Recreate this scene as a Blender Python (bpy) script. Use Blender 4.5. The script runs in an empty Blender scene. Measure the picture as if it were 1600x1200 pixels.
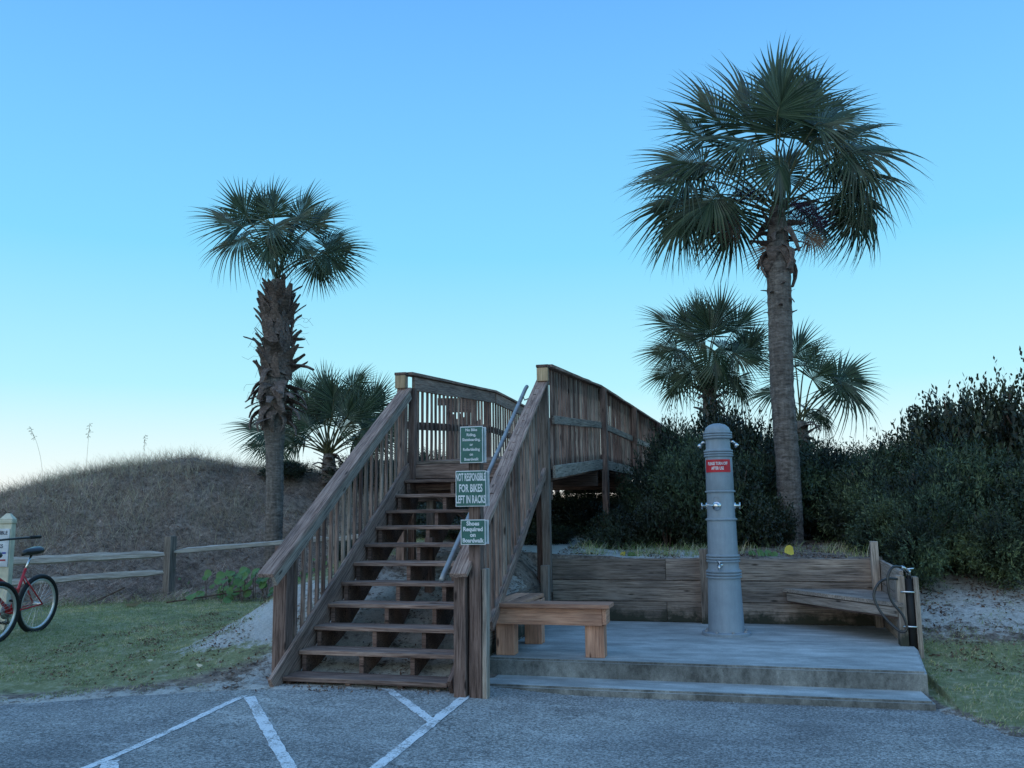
import bpy, bmesh, math, random
import numpy as np
from mathutils import Vector, Matrix
random.seed(7); rng = np.random.default_rng(11)
S = bpy.context.scene
# ------------------------------------------------------------------ camera
CAM = Vector((3.9339, -7.0548, 1.5144))
cam = bpy.data.cameras.new('camera'); camo = bpy.data.objects.new('camera', cam)
S.collection.objects.link(camo)
cr, cu, cf = Vector((0.96682964, 0.25515562, -0.01166425)), Vector((0.04822891, -0.13752162, 0.9893239)), Vector((-0.25082746, 0.95707023, 0.14526586))
M = Matrix((cr, cu, -cf)).transposed().to_4x4(); M.translation = CAM
camo.matrix_world = M
cam.sensor_width = 36; cam.lens = 36*1362.3/1600; cam.clip_end = 3000; cam.clip_start = .05
S.camera = camo
# ------------------------------------------------------------------ sky and light
SUN_EL, SUN_AZ = math.radians(24), math.radians(205)      # broad bright twilight sky behind the viewer
W = bpy.data.worlds.new('World'); S.world = W; W.use_nodes = True
nt = W.node_tree; nt.nodes.clear(); N = nt.nodes.new; Lk = nt.links.new
wo = N('ShaderNodeOutputWorld'); bg = N('ShaderNodeBackground'); Lk(bg.outputs[0], wo.inputs[0])
sky = N('ShaderNodeTexSky'); sky.sky_type = 'NISHITA'; sky.sun_disc = False
sky.sun_elevation = SUN_EL; sky.sun_rotation = SUN_AZ
tc = N('ShaderNodeTexCoord'); sx = N('ShaderNodeSeparateXYZ'); Lk(tc.outputs['Generated'], sx.inputs[0])
rp = N('ShaderNodeValToRGB'); Lk(sx.outputs['Z'], rp.inputs[0])
stops = [(0.0, (.50, .49, .47)), (.018, (.50, .50, .49)), (.052, (.43, .50, .505)), (.139, (.235, .455, .515)), (.286, (.122, .365, .53)), (.53, (.075, .245, .52)), (1.0, (.110, .235, .47))]     # half values, doubled below
el = rp.color_ramp.elements
while len(el) < len(stops): el.new(.5)
for e, (p, c) in zip(el, stops): e.position = p; e.color = (*c, 1)
mx = N('ShaderNodeMix'); mx.data_type = 'RGBA'; mx.inputs[0].default_value = .1
sm = N('ShaderNodeVectorMath'); sm.operation = 'SCALE'; sm.inputs[3].default_value = .1
dbl = N('ShaderNodeVectorMath'); dbl.operation = 'SCALE'; dbl.inputs[3].default_value = 2.1; Lk(rp.outputs[0], dbl.inputs[0])
Lk(sky.outputs[0], sm.inputs[0]); Lk(dbl.outputs[0], mx.inputs[6]); Lk(sm.outputs[0], mx.inputs[7])
# warm after-sunset glow hugging the horizon ahead
dt = N('ShaderNodeVectorMath'); dt.operation = 'DOT_PRODUCT'; Lk(tc.outputs['Generated'], dt.inputs[0]); dt.inputs[1].default_value = (-.23, .97, 0)
mr = N('ShaderNodeMapRange'); Lk(dt.outputs['Value'], mr.inputs[0]); mr.inputs[1].default_value = .75; mr.inputs[2].default_value = 1.0
mz = N('ShaderNodeMapRange'); Lk(sx.outputs['Z'], mz.inputs[0]); mz.inputs[1].default_value = .022; mz.inputs[2].default_value = .0
mm = N('ShaderNodeMath'); mm.operation = 'MULTIPLY'; Lk(mr.outputs[0], mm.inputs[0]); Lk(mz.outputs[0], mm.inputs[1])
mg = N('ShaderNodeMix'); mg.data_type = 'RGBA'; Lk(mm.outputs[0], mg.inputs[0]); Lk(mx.outputs[2], mg.inputs[6]); mg.inputs[7].default_value = (1.0, .66, .25, 1)
Lk(mg.outputs[2], bg.inputs[0]); bg.inputs[1].default_value = 1.0
sl = bpy.data.lights.new('sun', 'SUN'); sl.energy = .52; sl.angle = math.radians(75); sl.color = (1, .80, .62)
so = bpy.data.objects.new('sun', sl); S.collection.objects.link(so)
so.rotation_euler = Vector((math.sin(SUN_AZ)*math.cos(SUN_EL), math.cos(SUN_AZ)*math.cos(SUN_EL), math.sin(SUN_EL))).to_track_quat('Z', 'Y').to_euler()
S.view_settings.view_transform = 'Standard'; S.view_settings.look = 'None'; S.view_settings.gamma = 1
S.view_settings.use_curve_mapping = False; S.view_settings.exposure = 0.0

# ------------------------------------------------------------------ materials
def mat(name):
    m = bpy.data.materials.new(name); m.use_nodes = True
    n = m.node_tree; b = n.nodes['Principled BSDF']; b.inputs['Specular IOR Level'].default_value = .3
    return m, n, b
def nd(n, t, **k):
    x = n.nodes.new(t)
    for a, v in k.items(): setattr(x, a, v)
    return x
def ramp(n, fac, stops):
    r = n.nodes.new('ShaderNodeValToRGB'); el = r.color_ramp.elements
    while len(el) < len(stops): el.new(.5)
    for e, (p, c) in zip(el, stops): e.position = p; e.color = (*c, 1) if len(c) == 3 else c
    n.links.new(fac, r.inputs[0]); return r
def noise(n, vec, scale, detail=4, rough=.6, mapscale=None):
    t = n.nodes.new('ShaderNodeTexNoise'); t.inputs['Scale'].default_value = scale
    t.inputs['Detail'].default_value = detail; t.inputs['Roughness'].default_value = rough
    if mapscale:
        mp = n.nodes.new('ShaderNodeMapping'); mp.inputs['Scale'].default_value = mapscale
        n.links.new(vec, mp.inputs[0]); vec = mp.outputs[0]
    n.links.new(vec, t.inputs['Vector']); return t
def mixc(n, fac, a, b, mode='MIX'):
    x = n.nodes.new('ShaderNodeMix'); x.data_type = 'RGBA'; x.blend_type = mode
    for s, v in ((0, fac), (6, a), (7, b)):
        if isinstance(v, (int, float)): x.inputs[s].default_value = v
        elif isinstance(v, tuple): x.inputs[s].default_value = (*v, 1)
        else: n.links.new(v, x.inputs[s])
    return x.outputs[2]
def bump(n, b, h, strength, dist=.01):
    x = n.nodes.new('ShaderNodeBump'); x.inputs['Strength'].default_value = strength; x.inputs['Distance'].default_value = dist
    n.links.new(h, x.inputs['Height']); n.links.new(x.outputs[0], b.inputs['Normal'])
def flat(name, col, rough=.6, metal=0, spec=.3):
    m, n, b = mat(name); b.inputs['Base Color'].default_value = (*col, 1); b.inputs['Roughness'].default_value = rough
    b.inputs['Metallic'].default_value = metal; b.inputs['Specular IOR Level'].default_value = spec
    tcn = nd(n, 'ShaderNodeTexCoord'); t = noise(n, tcn.outputs['Object'], 9, 5)
    r = ramp(n, t.outputs[0], [(.35, tuple(c*.72 for c in col)), (.65, col)]); n.links.new(r.outputs[0], b.inputs['Base Color'])
    return m
def wood(name, lo, hi, dark=.45, knots=True, moss=None):
    """grain runs along local X of every plank; each plank gets its own offset and tint"""
    m, n, b = mat(name); oi = nd(n, 'ShaderNodeObjectInfo'); tcn = nd(n, 'ShaderNodeTexCoord')
    off = nd(n, 'ShaderNodeVectorMath', operation='SCALE'); off.inputs[0].default_value = (37, 11, 23); n.links.new(oi.outputs['Random'], off.inputs[3])
    v = nd(n, 'ShaderNodeVectorMath', operation='ADD'); n.links.new(tcn.outputs['Object'], v.inputs[0]); n.links.new(off.outputs[0], v.inputs[1])
    g1 = noise(n, v.outputs[0], 3.0, 7, .72, (1.1, 26, 26)); g2 = noise(n, v.outputs[0], 2.2, 3, .5, (1, 3, 3)); g3 = noise(n, v.outputs[0], 9, 4, .7, (.7, 14, 14))
    c = ramp(n, g1.outputs[0], [(.37, tuple(x*dark for x in lo)), (.46, lo), (.62, hi)]).outputs[0]
    c = mixc(n, 1, c, ramp(n, g2.outputs[0], [(.3, (.62, .62, .64)), (.7, (1.15, 1.12, 1.1))]).outputs[0], 'MULTIPLY')
    tint = ramp(n, oi.outputs['Random'], [(0, (.62, .6, .6)), (.5, (.95, .92, .9)), (1, (1.2, 1.15, 1.12))]).outputs[0]
    c = mixc(n, 1, c, tint, 'MULTIPLY')
    if knots:
        vo = nd(n, 'ShaderNodeTexVoronoi'); vo.inputs['Scale'].default_value = 1.6
        mp = nd(n, 'ShaderNodeMapping'); mp.inputs['Scale'].default_value = (1.6, 6, 6); n.links.new(v.outputs[0], mp.inputs[0]); n.links.new(mp.outputs[0], vo.inputs['Vector'])
        k = ramp(n, vo.outputs['Distance'], [(.06, (.2, .18, .18)), (.14, (1, 1, 1))]).outputs[0]; c = mixc(n, 1, c, k, 'MULTIPLY')
    if moss:
        gp = nd(n, 'ShaderNodeNewGeometry'); sp = nd(n, 'ShaderNodeSeparateXYZ'); n.links.new(gp.outputs['Position'], sp.inputs[0])
        q = noise(n, gp.outputs['Position'], 5, 5, .7); a = nd(n, 'ShaderNodeMath', operation='MULTIPLY_ADD'); n.links.new(q.outputs[0], a.inputs[0]); a.inputs[1].default_value = -.5; n.links.new(sp.outputs['Z'], a.inputs[2])
        f = ramp(n, a.outputs[0], [(.0, (1, 1, 1)), (.13, (0, 0, 0))]).outputs[0]
        c = mixc(n, f, c, moss)
    n.links.new(c, b.inputs['Base Color']); b.inputs['Roughness'].default_value = .8
    hm = nd(n, 'ShaderNodeMath', operation='ADD'); n.links.new(g1.outputs[0], hm.inputs[0]); n.links.new(g3.outputs[0], hm.inputs[1])
    bump(n, b, hm.outputs[0], .8, .004)
    return m
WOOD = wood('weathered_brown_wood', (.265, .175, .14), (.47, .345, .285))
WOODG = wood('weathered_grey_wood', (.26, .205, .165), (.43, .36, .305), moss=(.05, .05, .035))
WOODD = wood('dark_brown_wood', (.165, .105, .085), (.31, .215, .18))  # darker brown version of the weathered wood
WOODN = wood('new_pine_wood', (.66, .345, .225), (.82, .48, .33), .68)
WOODY = wood('fresh_cut_wood', (.46, .34, .20), (.62, .48, .31), .75, False)
WOODF = wood('silver_grey_wood', (.32, .27, .225), (.52, .45, .39))
CHROME = flat('chrome', (.8, .8, .8), .18, 1); CHROME_D = flat('galvanised_pipe', (.42, .41, .40), .5, .5)
COLPAINT = None
def painted():
    m, n, b = mat('grey_painted_metal'); tcn = nd(n, 'ShaderNodeTexCoord')
    t = noise(n, tcn.outputs['Object'], 4, 6, .7); s = noise(n, tcn.outputs['Object'], 2, 5, .7, (9, 9, .8))
    c = ramp(n, t.outputs[0], [(.3, (.235, .28, .32)), (.7, (.31, .365, .41))]).outputs[0]
    c = mixc(n, 1, c, ramp(n, s.outputs[0], [(.35, (.90, .90, .90)), (.6, (1.04, 1.04, 1.04))]).outputs[0], 'MULTIPLY')
    n.links.new(c, b.inputs['Base Color']); b.inputs['Roughness'].default_value = .42
    fn = noise(n, tcn.outputs['Object'], 300, 2); bump(n, b, fn.outputs[0], .15, .001); return m
PAINT = painted()
BLACK = flat('black_rubber', (.022, .02, .02), .55); BLACKG = flat('black_vinyl', (.03, .027, .027), .28, 0, .6)
REDP = flat('red_bike_paint', (.62, .03, .035), .3, 0, .5); RIM = flat('alloy_rim', (.8, .78, .75), .35, .7)
CREAM = flat('cream_post_paint', (.85, .74, .55), .5); GREEN = flat('green_sign_face', (.035, .15, .12), .42, 0, .4)
WHITE = flat('white_sign_paint', (.85, .85, .85), .5); WSIGN = flat('white_sign_board', (.85, .82, .82), .5); NAVY = flat('dark_print', (.03, .03, .06), .5)
REDS = flat('red_sign_face', (.62, .03, .045), .45); HOLE = flat('bolt_dark', (.03, .03, .03), .6)
def concrete():
    m, n, b = mat('worn_concrete'); g = nd(n, 'ShaderNodeNewGeometry'); P = g.outputs['Position']
    a = noise(n, P, 1.6, 6, .65); s = noise(n, P, 2.2, 5, .65, (1, 3.2, 1)); f = noise(n, P, 90, 3, .7); d = noise(n, P, 6, 6, .75, (1, 1, .6))
    c = ramp(n, a.outputs[0], [(.3, (.31, .32, .31)), (.7, (.47, .48, .465))]).outputs[0]
    c = mixc(n, 1, c, ramp(n, s.outputs[0], [(.42, (.86, .86, .86)), (.62, (1.32, 1.32, 1.32))]).outputs[0], 'MULTIPLY')
    c = mixc(n, 1, c, ramp(n, f.outputs[0], [(.3, (.8, .8, .8)), (.7, (1.15, 1.15, 1.15))]).outputs[0], 'MULTIPLY')
    # vertical faces are darkened unevenly, with blotchy streaks
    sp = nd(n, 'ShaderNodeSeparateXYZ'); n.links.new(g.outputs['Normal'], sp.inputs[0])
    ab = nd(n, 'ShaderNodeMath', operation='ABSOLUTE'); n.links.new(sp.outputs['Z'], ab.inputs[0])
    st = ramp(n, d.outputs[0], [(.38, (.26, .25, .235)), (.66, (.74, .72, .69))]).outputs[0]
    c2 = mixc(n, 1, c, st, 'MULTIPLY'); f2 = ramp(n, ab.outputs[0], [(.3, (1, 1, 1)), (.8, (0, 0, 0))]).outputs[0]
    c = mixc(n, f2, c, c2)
    n.links.new(c, b.inputs['Base Color']); b.inputs['Roughness'].default_value = .78
    hm = nd(n, 'ShaderNodeMath', operation='ADD'); n.links.new(f.outputs[0], hm.inputs[0]); n.links.new(d.outputs[0], hm.inputs[1]); bump(n, b, hm.outputs[0], .35, .006); return m
CONC = concrete()
def asphalt():
    m, n, b = mat('worn_asphalt'); g = nd(n, 'ShaderNodeNewGeometry'); P = g.outputs['Position']
    a = noise(n, P, .9, 6, .7); s = noise(n, P, 1.4, 7, .75, (1, 2.6, 1)); f = noise(n, P, 48, 3, .85)
    vo = nd(n, 'ShaderNodeTexVoronoi'); vo.inputs['Scale'].default_value = 95; n.links.new(P, vo.inputs['Vector'])
    c = ramp(n, a.outputs[0], [(.3, (.20, .195, .19)), (.7, (.32, .315, .30))]).outputs[0]
    c = mixc(n, 1, c, ramp(n, f.outputs[0], [(.34, (.38, .38, .38)), (.5, (.95, .95, .95)), (.66, (2.0, 1.95, 1.9))]).outputs[0], 'MULTIPLY')
    gr = ramp(n, vo.outputs['Color'], [(.75, (0, 0, 0)), (.9, (.75, .75, .75))]).outputs[0]; c = mixc(n, gr, c, (.55, .55, .54))
    w = ramp(n, s.outputs[0], [(.50, (0, 0, 0)), (.64, (.75, .75, .75))]).outputs[0]; f3 = mixc(n, 1, w, ramp(n, f.outputs[0], [(.42, (0, 0, 0)), (.56, (1, 1, 1))]).outputs[0], 'MULTIPLY')
    c = mixc(n, f3, c, (.58, .57, .55)); n.links.new(c, b.inputs['Base Color']); b.inputs['Roughness'].default_value = .85
    ck = nd(n, 'ShaderNodeTexVoronoi', feature='DISTANCE_TO_EDGE'); ck.inputs['Scale'].default_value = .55
    wv = noise(n, P, 1.7, 6, .7); wa = nd(n, 'ShaderNodeVectorMath', operation='MULTIPLY_ADD'); n.links.new(wv.outputs['Color'], wa.inputs[0]); wa.inputs[1].default_value = (1.5, 1.5, 0); n.links.new(P, wa.inputs[2]); n.links.new(wa.outputs[0], ck.inputs['Vector'])
    c = mixc(n, 1, c, ramp(n, ck.outputs['Distance'], [(.0, (.35, .35, .35)), (.005, (1, 1, 1))]).outputs[0], 'MULTIPLY')
    ol = noise(n, P, .55, 3, .5); c = mixc(n, 1, c, ramp(n, ol.outputs[0], [(.3, (.66, .66, .68)), (.5, (1, 1, 1)), (.7, (1.22, 1.2, 1.17))]).outputs[0], 'MULTIPLY'); n.links.new(c, b.inputs['Base Color'])
    bump(n, b, vo.outputs['Distance'], .7, .008); return m
ASPH = asphalt()
def paintm():
    m, n, b = mat('worn_white_road_paint'); g = nd(n, 'ShaderNodeNewGeometry'); P = g.outputs['Position']
    f = noise(n, P, 60, 3, .8); a = noise(n, P, 5, 5, .7); ad = nd(n, 'ShaderNodeMath', operation='ADD'); n.links.new(f.outputs[0], ad.inputs[0]); n.links.new(a.outputs[0], ad.inputs[1])
    c = ramp(n, ad.outputs[0], [(.84, (.28, .27, .26)), (.97, (.58, .58, .57)), (1.15, (.80, .80, .80))]).outputs[0]
    n.links.new(c, b.inputs['Base Color']); b.inputs['Roughness'].default_value = .8
    bump(n, b, f.outputs[0], .5, .004); return m
RPAINT = paintm()
def groundm():
    m, n, b = mat('sand_grass_ground'); g = nd(n, 'ShaderNodeNewGeometry'); P = g.outputs['Position']
    at = nd(n, 'ShaderNodeVertexColor', layer_name='cover'); sp = nd(n, 'ShaderNodeSeparateColor'); n.links.new(at.outputs['Color'], sp.inputs[0])
    a = noise(n, P, 2.2, 6, .7); f = noise(n, P, 45, 4, .75); l = noise(n, P, 9, 6, .8); bgn = noise(n, P, .7, 4, .6)
    sand = ramp(n, a.outputs[0], [(.3, (.56, .53, .48)), (.7, (.74, .71, .66))]).outputs[0]
    sand = mixc(n, 1, sand, ramp(n, f.outputs[0], [(.3, (.72, .72, .72)), (.65, (1.1, 1.1, 1.1))]).outputs[0], 'MULTIPLY')
    soil = ramp(n, l.outputs[0], [(.36, (.10, .075, .06)), (.62, (.46, .36, .29))]).outputs[0]
    grs = ramp(n, l.outputs[0], [(.3, (.16, .17, .08)), (.52, (.30, .31, .15)), (.7, (.55, .50, .38))]).outputs[0]
    def thr(ch, nz, lo, hi):
        ad = nd(n, 'ShaderNodeMath', operation='ADD'); n.links.new(sp.outputs[ch], ad.inputs[0]); n.links.new(nz, ad.inputs[1])
        return ramp(n, ad.outputs[0], [(lo, (0, 0, 0)), (hi, (1, 1, 1))]).outputs[0]
    c = mixc(n, thr(1, l.outputs[0], .78, .98), soil, grs)
    c = mixc(n, thr(0, l.outputs[0], .86, 1.0), c, sand)
    n.links.new(c, b.inputs['Base Color']); b.inputs['Roughness'].default_value = .95
    hm = nd(n, 'ShaderNodeMath', operation='ADD'); n.links.new(f.outputs[0], hm.inputs[0]); n.links.new(l.outputs[0], hm.inputs[1]); bump(n, b, hm.outputs[0], .9, .03); return m
GROUND = groundm()
def leafm(name, cols, transl=.25, rough=.5, spec=.3, objtint=False, patch=0, patchr=((.35, (.55, .55, .55)), (.62, (1.35, 1.3, 1.2)))):
    m, n, b = mat(name); g = nd(n, 'ShaderNodeNewGeometry')
    c = ramp(n, g.outputs['Random Per Island'], [(i/(len(cols)-1), x) for i, x in enumerate(cols)]).outputs[0]
    n.links.new(c, b.inputs['Base Color']); b.inputs['Roughness'].default_value = rough; b.inputs['Specular IOR Level'].default_value = spec
    if objtint:
        oi = nd(n, 'ShaderNodeObjectInfo'); c = mixc(n, 1, c, ramp(n, oi.outputs['Random'], [(0, (.55, .62, .6)), (.5, (1, 1, 1)), (1, (1.45, 1.3, 1.2))]).outputs[0], 'MULTIPLY'); n.links.new(c, b.inputs['Base Color'])
    if patch:
        ps = noise(n, g.outputs['Position'], patch, 4, .65); c = mixc(n, 1, c, ramp(n, ps.outputs[0], patchr).outputs[0], 'MULTIPLY'); n.links.new(c, b.inputs['Base Color'])
    tr = nd(n, 'ShaderNodeBsdfTranslucent'); n.links.new(c, tr.inputs[0]); ms = nd(n, 'ShaderNodeMixShader'); ms.inputs[0].default_value = transl
    n.links.new(b.outputs[0], ms.inputs[1]); n.links.new(tr.outputs[0], ms.inputs[2]); n.links.new(ms.outputs[0], n.nodes['Material Output'].inputs[0]); return m
PALM = leafm('palm_leaf', [(.024, .044, .024), (.045, .075, .038), (.10, .14, .075)], .1, .38, .5)
PALMDEAD = leafm('dead_palm_leaf', [(.20, .12, .08), (.34, .22, .16)], .1, .8)
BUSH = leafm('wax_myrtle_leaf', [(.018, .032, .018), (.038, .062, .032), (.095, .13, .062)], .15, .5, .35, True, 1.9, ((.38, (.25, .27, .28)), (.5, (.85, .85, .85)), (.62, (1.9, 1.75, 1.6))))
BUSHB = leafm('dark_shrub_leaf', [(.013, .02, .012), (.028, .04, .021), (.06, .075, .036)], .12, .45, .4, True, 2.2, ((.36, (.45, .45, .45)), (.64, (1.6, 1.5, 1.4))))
DRY = leafm('dry_dune_grass', [(.34, .25, .17), (.58, .46, .33), (.80, .68, .50), (.30, .30, .17)], .15, .9, .1, False, 1.1, ((.34, (.5, .5, .5)), (.66, (1.25, 1.25, 1.2))))
DRYD = leafm('dry_vine_tangle', [(.20, .13, .10), (.42, .30, .24), (.72, .56, .46), (.24, .16, .12)], .1, .9, .1, False, 1.3, ((.34, (.38, .36, .38)), (.5, (.9, .9, .9)), (.66, (1.5, 1.45, 1.4))))
LAWN = leafm('lawn_blades', [(.16, .22, .07), (.26, .34, .11), (.38, .42, .18), (.62, .54, .38), (.66, .58, .42)], .2, .8, .15, False, 1.6, ((.3, (.55, .6, .6)), (.5, (.95, 1.0, .95)), (.7, (1.55, 1.3, 1.15))))
BROAD = leafm('broad_green_leaf', [(.05, .10, .03), (.10, .19, .05), (.16, .26, .08)], .15, .45, .4)
YELLOW = leafm('yellow_leaf', [(.75, .55, .06), (.85, .62, .10)], .2, .5)
LITTER = leafm('leaf_litter', [(.05, .03, .025), (.16, .09, .06), (.30, .19, .13)], .05, .9, .1)
BERRY = leafm('dark_berries', [(.04, .02, .05), (.10, .05, .10)], 0, .5)
def barkm(name, lo, hi, ring):
    m, n, b = mat(name); tcn = nd(n, 'ShaderNodeTexCoord'); O = tcn.outputs['Object']
    a = noise(n, O, 3, 6, .7, (1, 1, 7)); f = noise(n, O, 14, 5, .75, (1, 1, 2.2)); v = noise(n, O, 7, 4, .6, (3.5, 3.5, .5))
    c = ramp(n, a.outputs[0], [(.3, lo), (.65, hi)]).outputs[0]
    c = mixc(n, 1, c, ramp(n, f.outputs[0], [(.35, (.5, .5, .5)), (.6, (1.15, 1.15, 1.15))]).outputs[0], 'MULTIPLY')
    c = mixc(n, 1, c, ramp(n, v.outputs[0], [(.35, (.7, .7, .7)), (.6, (1.08, 1.08, 1.08))]).outputs[0], 'MULTIPLY')
    n.links.new(c, b.inputs['Base Color']); b.inputs['Roughness'].default_value = .95
    hm = nd(n, 'ShaderNodeMath', operation='ADD'); n.links.new(a.outputs[0], hm.inputs[0]); n.links.new(f.outputs[0], hm.inputs[1]); bump(n, b, hm.outputs[0], 1, .02); return m
BARK = barkm('palm_bark', (.13, .105, .09), (.28, .235, .205), 1); BOOT = barkm('palm_boot_bark', (.10, .07, .06), (.29, .22, .19), 1)
TWIG = barkm('twig_bark', (.10, .065, .05), (.22, .15, .11), 1)

# ------------------------------------------------------------------ helpers
COL = S.collection
def link(o, parent=None):
    COL.objects.link(o)
    if parent: o.parent = parent
    return o
def tag(o, label=None, cat=None, group=None, kind=None):
    if label: o['label'] = label
    if cat: o['category'] = cat
    if group: o['group'] = group
    if kind: o['kind'] = kind
    return o
def thing(name, label, cat, loc=(0, 0, 0), rz=0, group=None):
    o = bpy.data.objects.new(name, None); o.location = loc; o.rotation_euler = (0, 0, rz); o.empty_display_size = .2
    link(o)
    return tag(o, label, cat, group)
def meshnp(name, V, F, mats, smooth=False):
    """V (n,3); F list of faces or (m,k) array"""
    me = bpy.data.meshes.new(name); V = np.asarray(V, np.float32)
    if isinstance(F, np.ndarray):
        k = F.shape[1]; me.vertices.add(len(V)); me.vertices.foreach_set('co', V.ravel())
        me.loops.add(F.size); me.loops.foreach_set('vertex_index', F.ravel().astype(np.int32))
        me.polygons.add(len(F)); me.polygons.foreach_set('loop_start', np.arange(0, F.size, k, dtype=np.int32))
        me.polygons.foreach_set('loop_total', np.full(len(F), k, np.int32)); me.update(calc_edges=True)
    else: me.from_pydata(V.tolist(), [], F)
    for m in (mats if isinstance(mats, (list, tuple)) else [mats]): me.materials.append(m)
    if smooth: me.polygons.foreach_set('use_smooth', np.ones(len(me.polygons), bool))
    return me
def obj(name, me, parent=None, loc=None, mw=None):
    o = bpy.data.objects.new(name, me)
    if mw is not None: o.matrix_world = mw
    elif loc is not None: o.location = loc
    link(o)
    if parent is not None:
        o.parent = parent
        if loc is None: o.matrix_parent_inverse = pmat(parent).inverted()     # mesh given in world coordinates
    return o
def pmat(p):
    m = p.matrix_basis.copy()
    if p.parent: m = pmat(p.parent) @ p.matrix_parent_inverse @ m
    return m
_pl = {}
def plankmesh(L, w, h, m, rough=.0016, bev=.004):
    key = (round(L, 3), round(w, 3), round(h, 3), m.name, random.randrange(3) if L > .5 else 0)
    if key in _pl: return _pl[key]
    bm = bmesh.new(); bmesh.ops.create_cube(bm, size=1); bmesh.ops.scale(bm, vec=(L, w, h), verts=bm.verts)
    if L > .8:
        es = [e for e in bm.edges if abs((e.verts[0].co-e.verts[1].co).x) > L*.5]
        bmesh.ops.subdivide_edges(bm, edges=es, cuts=max(1, int(L/.45)), use_grid_fill=True)
        for v in bm.verts: v.co += Vector((0, random.gauss(0, rough), random.gauss(0, rough)))
    bv = min(bev, h*.2, w*.2)
    es = [e for e in bm.edges if len(e.link_faces) == 2 and e.calc_face_angle() > .8]
    bmesh.ops.bevel(bm, geom=es, offset=bv, segments=1, affect='EDGES')
    me = bpy.data.meshes.new('plank'); bm.to_mesh(me); bm.free(); me.materials.append(m); _pl[key] = me; return me
def plank(name, a, b, w, h, m, parent, up=(0, 0, 1), label=None):
    """board from a to b (centre line); w = width across, h = thickness along 'up'"""
    a, b = Vector(a), Vector(b); x = (b-a); L = x.length; x.normalize(); u = Vector(up); y = u.cross(x).normalized(); z = x.cross(y)
    R = Matrix((x, y, z)).transposed().to_4x4(); R.translation = (a+b)/2
    o = obj(name, plankmesh(L, w, h, m), parent, mw=R)
    if label: o['label'] = label
    return o
def box(name, lo, hi, m, parent, bev=.004):
    lo, hi = Vector(lo), Vector(hi); d = hi-lo; c = (lo+hi)/2
    ax = max(range(3), key=lambda i: d[i])
    if ax == 0: return plank(name, (lo.x, c.y, c.z), (hi.x, c.y, c.z), d.y, d.z, m, parent)
    if ax == 1: return plank(name, (c.x, lo.y, c.z), (c.x, hi.y, c.z), d.x, d.z, m, parent)
    return plank(name, (c.x, c.y, lo.z), (c.x, c.y, hi.z), d.x, d.y, m, parent, up=(0, 1, 0))
def tube(pts, r, seg=8, cap=True):
    """swept tube -> V,F ; r scalar or list"""
    pts = [Vector(p) for p in pts]; V = []; F = []; n = len(pts); rs = r if isinstance(r, (list, tuple)) else [r]*n
    pu = None
    for i, p in enumerate(pts):
        t = (pts[min(i+1, n-1)]-pts[max(i-1, 0)]).normalized()
        if pu is None: pu = t.orthogonal().normalized()
        u = (pu - t*pu.dot(t)).normalized(); pu = u; v = t.cross(u)
        for k in range(seg):
            a = 2*math.pi*k/seg; V.append(p+(u*math.cos(a)+v*math.sin(a))*rs[i])
    for i in range(n-1):
        for k in range(seg):
            k2 = (k+1) % seg; F.append((i*seg+k, i*seg+k2, (i+1)*seg+k2, (i+1)*seg+k))
    if cap: F.append(tuple(range(seg))[::-1]); F.append(tuple((n-1)*seg+k for k in range(seg)))
    return [tuple(v) for v in V], F
def join(parts):
    V = []; F = []
    for v, f in parts:
        o = len(V); V += list(v); F += [tuple(i+o for i in q) for q in f]
    return V, F
def lathe(prof, seg=40):
    V = []; F = []
    for r, z in prof:
        for k in range(seg): a = 2*math.pi*k/seg; V.append((r*math.cos(a), r*math.sin(a), z))
    for i in range(len(prof)-1):
        for k in range(seg):
            k2 = (k+1) % seg; F.append((i*seg+k, i*seg+k2, (i+1)*seg+k2, (i+1)*seg+k))
    F.append(tuple((len(prof)-1)*seg+k for k in range(seg))); F.append(tuple(range(seg))[::-1]); return V, F
def text(body, size, m, parent, mw, name='lettering', extrude=.001, bold=0, spacing=1, sx=1, line=1):
    cu = bpy.data.curves.new(name, 'FONT'); cu.body = body; cu.size = size; cu.align_x = 'CENTER'; cu.align_y = 'CENTER'
    cu.extrude = extrude; cu.offset = bold; cu.space_character = spacing; cu.space_line = line; cu.resolution_u = 3
    t = bpy.data.objects.new('tmp', cu); COL.objects.link(t); bpy.context.view_layer.update()
    me = bpy.data.meshes.new_from_object(t.evaluated_get(bpy.context.evaluated_depsgraph_get())); bpy.data.objects.remove(t); bpy.data.curves.remove(cu)
    me.transform(Matrix.Diagonal((sx, 1, 1, 1))); me.materials.clear(); me.materials.append(m)
    return obj(name, me, parent, mw=mw)
def face_front(x, y, z, rz=0):      # text plane facing -Y
    m = Matrix.Rotation(rz, 4, 'Z') @ Matrix.Rotation(math.pi/2, 4, 'X'); m.translation = (x, y, z); return m

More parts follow.
